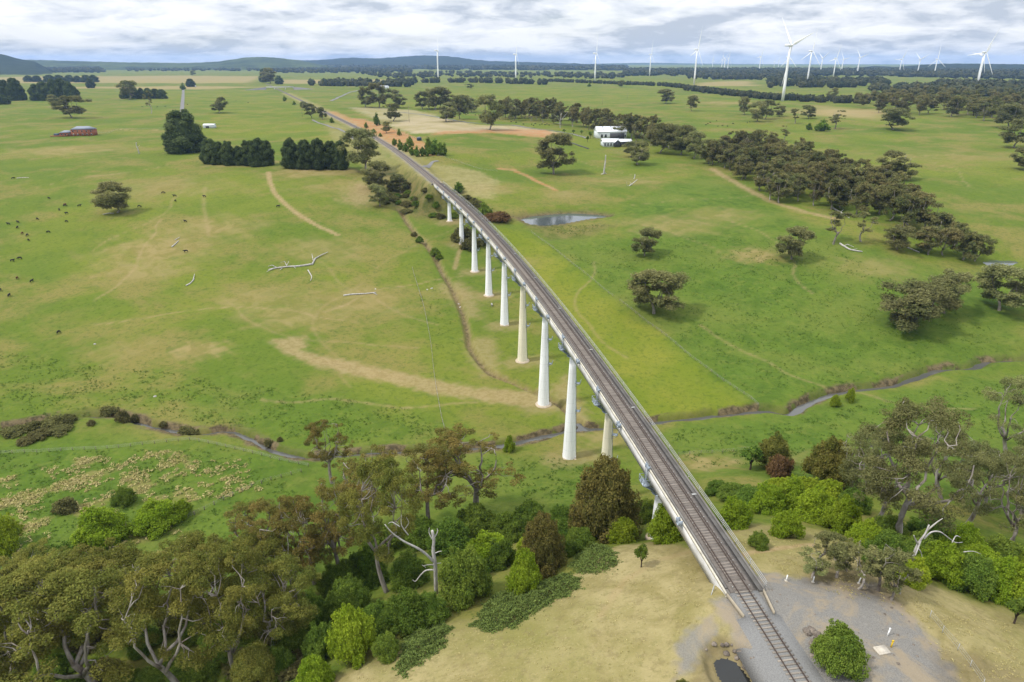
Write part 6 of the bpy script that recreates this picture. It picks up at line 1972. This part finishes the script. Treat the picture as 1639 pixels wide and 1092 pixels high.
strip('road', [(291, 180), (292, 165), (293, 152), (293.5, 143), (294, 139)], 3.0, 'road', 'straight grey farm road running away from the huge cypress', 0.25)
strip('road', [(500, 192), (520, 200), (545, 208), (570, 226), (590, 240)], 1.6, 'road', 'pale service track left of the distant railway', 0.25)
strip('road', [(530, 162), (545, 155), (565, 147), (590, 143), (612, 144)], 3.0, 'road', 'grey lane curving up to the long white shed', 0.3)
strip('road', [(640, 180), (690, 186), (740, 195), (800, 200), (860, 207), (900, 212), (940, 222)], 2.0, 'road', 'faint grey lane across the ploughed crest to the farm', 0.25)
strip('road', [(678, 268), (690, 262), (702, 258)], 1.5, 'road', 'short grey drain beside the far track', 0.2)


# ------------------------------------------------------------------ poles and fences
def pole(px, py, hpx, label):
    x, y, z = at(px, py)
    h = px_height(x, y, z, py - hpx)
    o = link('power_pole', None, None, (x, y, z - 0.3)); tag(o, label, 'pole', 'power poles')
    MB().tube([(0, 0, 0), (0, 0, h)], [0.22, 0.15], 6).obj('post', M['post'], o)
    MB().box((0, 0, h - 0.6), (2.4, 0.14, 0.14)).obj('crossarm', M['post'], o)


pole(484, 187, 17, 'power pole in the bright pasture left of the distant track')
pole(655, 196, 27, 'thin power pole in the pale ploughed field')
pole(964, 168, 12, 'power pole on the far pasture below the plantation')
pole(1004, 158, 10, 'power pole beside the dark tree of the plantation row')


def fence(pts, step, label, n_posts=300, h=1.15, wires=True, pm_='post', pr=0.09):
    P = smooth_line(W(pts), 6)
    d = np.concatenate([[0], np.cumsum(np.hypot(*np.diff(P, axis=0).T))])
    base = np.array([P[0][0], P[0][1], gz(*P[0])])
    root = link('fence', None, None, base)
    tag(root, label, 'fence')
    pd = MB().tube([(0, 0, -0.3), (0, 0, h)], [pr, pr * 0.85], 5).data('post', M[pm_])
    tops = []
    for t in np.arange(0, d[-1], step)[:n_posts]:
        x, y = np.interp(t, d, P[:, 0]), np.interp(t, d, P[:, 1])
        z = gz(x, y)
        link('post', pd, root, np.array([x, y, z]) - base, (random.uniform(-.05, .05), random.uniform(-.05, .05), 0))
        tops.append(np.array([x, y, z]) - base)
    if wires and len(tops) > 1:
        for q in (0.35, 0.7, 1.0):
            MB().tube([t + np.array([0, 0, h * q]) for t in tops], 0.018, 3, False).obj('wire', M['wire'], root)


fence([(1488, 988), (1500, 1005), (1515, 1020), (1530, 1038), (1548, 1062), (1565, 1085), (1580, 1110)], 3.0, 'wire fence with pale posts beyond the gravel yard', pm_='steel_grey', pr=0.05, h=1.2)
fence([(992, 482), (1080, 550), (1150, 605), (1215, 653)], 3.6, 'wire fence along the bright strip right of the viaduct')
fence([(850, 372), (900, 410), (985, 478)], 4.5, 'wire fence from the dam down the bright strip')
fence([(0, 727), (100, 722), (200, 716), (290, 706), (325, 708), (400, 725), (450, 738), (500, 748)], 3.4, 'wire fence along the left river flat')
fence([(482, 756), (430, 770), (380, 790), (330, 815), (290, 835)], 2.8, 'dark post fence running down the left meadow to the bushes', pr=0.13)
fence([(560, 190), (600, 195), (640, 213), (680, 228), (715, 247)], 7.0, 'fence above the red cutting')
fence([(700, 250), (740, 262), (770, 272), (800, 275)], 5.0, 'fence on the slope right of the far track')
fence([(1240, 716), (1150, 725), (1080, 730)], 3.4, 'wire fence across the river flat right of the viaduct')
fence([(660, 430), (675, 480), (688, 540), (695, 600), (705, 660), (715, 700)], 4.0, 'wire fence down the slope left of the eroded creek')
fence([(150, 210), (170, 214), (190, 208), (240, 207), (275, 206)], 7.0, 'fence along the lane to the brick house')
fence([(910, 216), (950, 222), (980, 240), (1005, 241)], 4.0, 'garden fence round the farm buildings')


# ------------------------------------------------------------------ cattle
def cow_data(name, graze, m):
    me = bpy.data.meshes.new(name)
    v = [(0, 0, 1.02), (0.42, 0, 1.05), (0.80, 0, 1.08), (-0.45, 0, 1.04), (-0.78, 0, 1.10)]
    e = [(0, 1), (1, 2), (0, 3), (3, 4)]
    r = [0.40, 0.41, 0.33, 0.38, 0.26]

    def chain(start, pts, rad):
        p = start
        for q, rr in zip(pts, rad):
            v.append(q); r.append(rr); e.append((p, len(v) - 1)); p = len(v) - 1
    for s in (-1, 1):
        chain(2, [(0.78, 0.20 * s, 0.72), (0.80, 0.21 * s, 0.40), (0.78, 0.21 * s, 0.04)], [0.14, 0.075, 0.06])
        chain(4, [(-0.74, 0.20 * s, 0.76), (-0.84, 0.21 * s, 0.42), (-0.80, 0.21 * s, 0.04)], [0.17, 0.08, 0.06])
    if graze:
        chain(2, [(1.12, 0, 0.88), (1.36, 0, 0.52), (1.52, 0, 0.20)], [0.20, 0.16, 0.10])
    else:
        chain(2, [(1.14, 0, 1.26), (1.36, 0, 1.40), (1.66, 0, 1.24)], [0.20, 0.16, 0.10])
    chain(4, [(-0.98, 0, 0.98), (-1.02, 0, 0.50)], [0.05, 0.035])
    me.from_pydata(v, e, [])
    o = bpy.data.objects.new(name, me); COL.objects.link(o)
    md = o.modifiers.new('skin', 'SKIN')
    for i, rr in enumerate(r):
        me.skin_vertices[0].data[i].radius = (rr, rr)
        me.skin_vertices[0].data[i].use_root = (i == 0)
    sb = o.modifiers.new('sub', 'SUBSURF'); sb.levels = 1; sb.render_levels = 1
    dg = bpy.context.evaluated_depsgraph_get()
    out = bpy.data.meshes.new_from_object(o.evaluated_get(dg))
    bpy.data.objects.remove(o)
    out.name = name
    out.materials.clear(); out.materials.append(m)
    for p in out.polygons: p.use_smooth = True
    return out


COWD = {(g, c): cow_data('cow', g, M[c]) for g in (0, 1) for c in ('cow_black', 'cow_brown', 'cow_pied')}


def cow(px, py, label, group=None, col='cow_black'):
    x, y, z = at(px, py)
    o = link('cow', COWD[(random.randint(0, 1), col)], None, (x, y, z - 0.02), (0, 0, random.uniform(0, 6.28)), 1.0)
    tag(o, label, 'cow', group)


for x, y in ((79, 319), (104, 331), (95, 337), (107, 343), (127, 331), (107, 356), (29, 357), (223, 332), (261, 310), (280, 315), (281, 323), (297, 356), (78, 373), (46, 386), (44, 378), (28, 366), (20, 419), (32, 415), (1, 466), (21, 287), (14, 360), (60, 352)):
    cow(x, y, 'black cow in the scattered herd of the left pasture', 'cattle of the left pasture')
for x, y, lab in ((445, 332, 'lone black cow beside the curved dirt track'), (327.5, 316, 'black cow standing alone right of the left herd'), (94, 534, 'lone black cow lowest in the left pasture'), (15, 475, 'black cow nearest the left edge below the herd'), (51, 452, 'black cow below the pair at the left edge'), (298, 404, 'small black cow above the grey stump')):
    cow(x, y, lab)
for x, y in ((104, 329), (36, 375), (28, 447)):
    cow(x, y, 'brown cow among the black herd of the left pasture', 'brown cattle of the left pasture', 'cow_brown')
cow(787, 490, 'black and white calf standing between the middle piers', None, 'cow_pied')
for x, y in ((818, 196), (838, 200), (851, 200), (854, 202), (864, 201), (867, 200), (872, 201), (876, 200), (879, 201), (761, 185), (766, 185), (746, 184), (857, 199), (826, 197)):
    cow(x, y, 'black cow in the herd on the crest before the tree belt', 'cattle on the crest')
for x, y in ((1133, 199), (1130, 201), (1147, 194), (1149, 203), (1173, 199), (1156, 202), (1196, 197), (1200, 196), (1137, 197), (1164, 203)):
    cow(x, y, 'black cow in the herd above the dense wood', 'cattle above the wood')
for x, y in ((235, 170), (228, 172), (265, 171), (252, 172), (378, 162), (300, 168), (397, 165)):
    cow(x, y, 'tiny distant cow near the straight road', 'cattle near the straight road')


# ------------------------------------------------------------------ things in the near yard
def rock_data(seed):
    r = np.random.default_rng(seed)
    L = Leaves(seed); L.core((0, 0, 0.15), (0.5, 0.42, 0.32), 0.5)
    V = np.vstack(L.V)
    b = MB().lathe([(0.2, -0.2), (0.48, -0.05), (0.5, 0.15), (0.36, 0.36), (0.12, 0.45)], sides=8)
    V = np.vstack(b.V); V = V * (1 + 0.22 * np.sin(V[:, [1, 2, 0]] * 9 + seed)) + r.normal(size=V.shape) * 0.03
    return new_mesh('rock', V, b.F, M['rock'])


ROCKS = [rock_data(i) for i in range(5)]
for X, Y, Z in scatter_px([(1120, 1035), (1150, 1022), (1180, 1030), (1205, 1055), (1230, 1095), (1240, 1130), (1212, 1130), (1190, 1066), (1165, 1047), (1140, 1056)], 26, 77, 0.6):
    o = link('rock', ROCKS[random.randrange(5)], None, (X, Y, Z - 0.05), (0, 0, random.random() * 6.28), random.uniform(0.35, 1.0))
    tag(o, 'weathered rock on the rim of the dark pool', 'rock', 'rocks round the dark pool')
for X, Y, Z in scatter_px([(1286, 1000), (1310, 1010), (1320, 1045), (1345, 1068), (1330, 1075), (1300, 1050)], 22, 78, 0.5):
    o = link('rock', ROCKS[random.randrange(5)], None, (X, Y, Z - 0.05), (0, 0, random.random() * 6.28), random.uniform(0.5, 1.3))
    tag(o, 'weathered rock at the foot of the yard bush', 'rock', 'rocks under the yard bush')
x, y, z = at(1411, 1042)
sl = link('concrete_slab', None, None, (x, y, z), (0, 0, 0.2)); tag(sl, 'pale concrete slab lying in the gravel yard', 'slab')
MB().box((0, 0, 0.10), (1.7, 1.3, 0.24)).obj('slab', M['slab'], sl)
MB().box((0, 0, 0.24), (1.2, 0.9, 0.06)).obj('lid', M['slab'], sl)
x, y, z = at(1426, 1036)
mk = link('marker_post', None, None, (x, y, z)); tag(mk, 'yellow marker post beside the concrete slab', 'post')
MB().tube([(0, 0, -0.1), (0.1, 0.05, 1.0)], 0.10, 6).obj('post', M['yellow'], mk)
MB().box((0.1, 0.04, 1.02), (0.28, 0.14, 0.22)).obj('cap', M['yellow'], mk)
x, y, z = at(1420, 1018)
mk = link('pipe', None, None, (x, y, z)); tag(mk, 'white upright pipe behind the concrete slab', 'pipe')
MB().tube([(0, 0, -0.1), (0.25, 0.15, 1.1)], 0.09, 8).obj('tube', M['white_paint'], mk)
MB().lathe([(0.13, 0), (0.13, 0.1)], (0.25, 0.15, 1.08), 8).obj('cap', M['white_paint'], mk)
for px_, py_, lab in ((1258, 930, 'short white post behind the gravel yard, left one'), (1374, 934, 'leaning white post in the young gum scrub'), (1301, 932, 'pair post of pale timber at the scrub edge')):
    x, y, z = at(px_, py_)
    o = link('marker_post', None, None, (x, y, z)); tag(o, lab, 'post')
    MB().tube([(0, 0, -0.1), (random.uniform(-.2, .2), 0, 1.1)], 0.09, 6).obj('post', M['white_paint'], o)
    MB().box((0, 0, 0.05), (0.4, 0.4, 0.12)).obj('foot', M['slab'], o)
x, y, z = at(1142, 945)
o = link('barrier_post', None, None, (x, y, z)); tag(o, 'leaning pale rail beside the near abutment', 'post')
MB().tube([(-0.7, -1.2, 0.1), (0, 0, 0.9)], 0.07, 6).obj('rail', M['steel_grey'], o)
MB().tube([(0, 0, -0.2), (0, 0, 1.0)], 0.07, 6).obj('post', M['steel_grey'], o)
for X, Y, Z in scatter_px([(1165, 955), (1300, 935), (1430, 960), (1520, 1070), (1380, 1092), (1280, 1000)], 40, 79, 1.0):
    o = link('rock', ROCKS[random.randrange(5)], None, (X, Y, Z - 0.05), (0, 0, random.random() * 6.28), random.uniform(0.15, 0.45))
    tag(o, 'small loose stone on the gravel yard', 'rock', 'loose stones on the gravel yard')
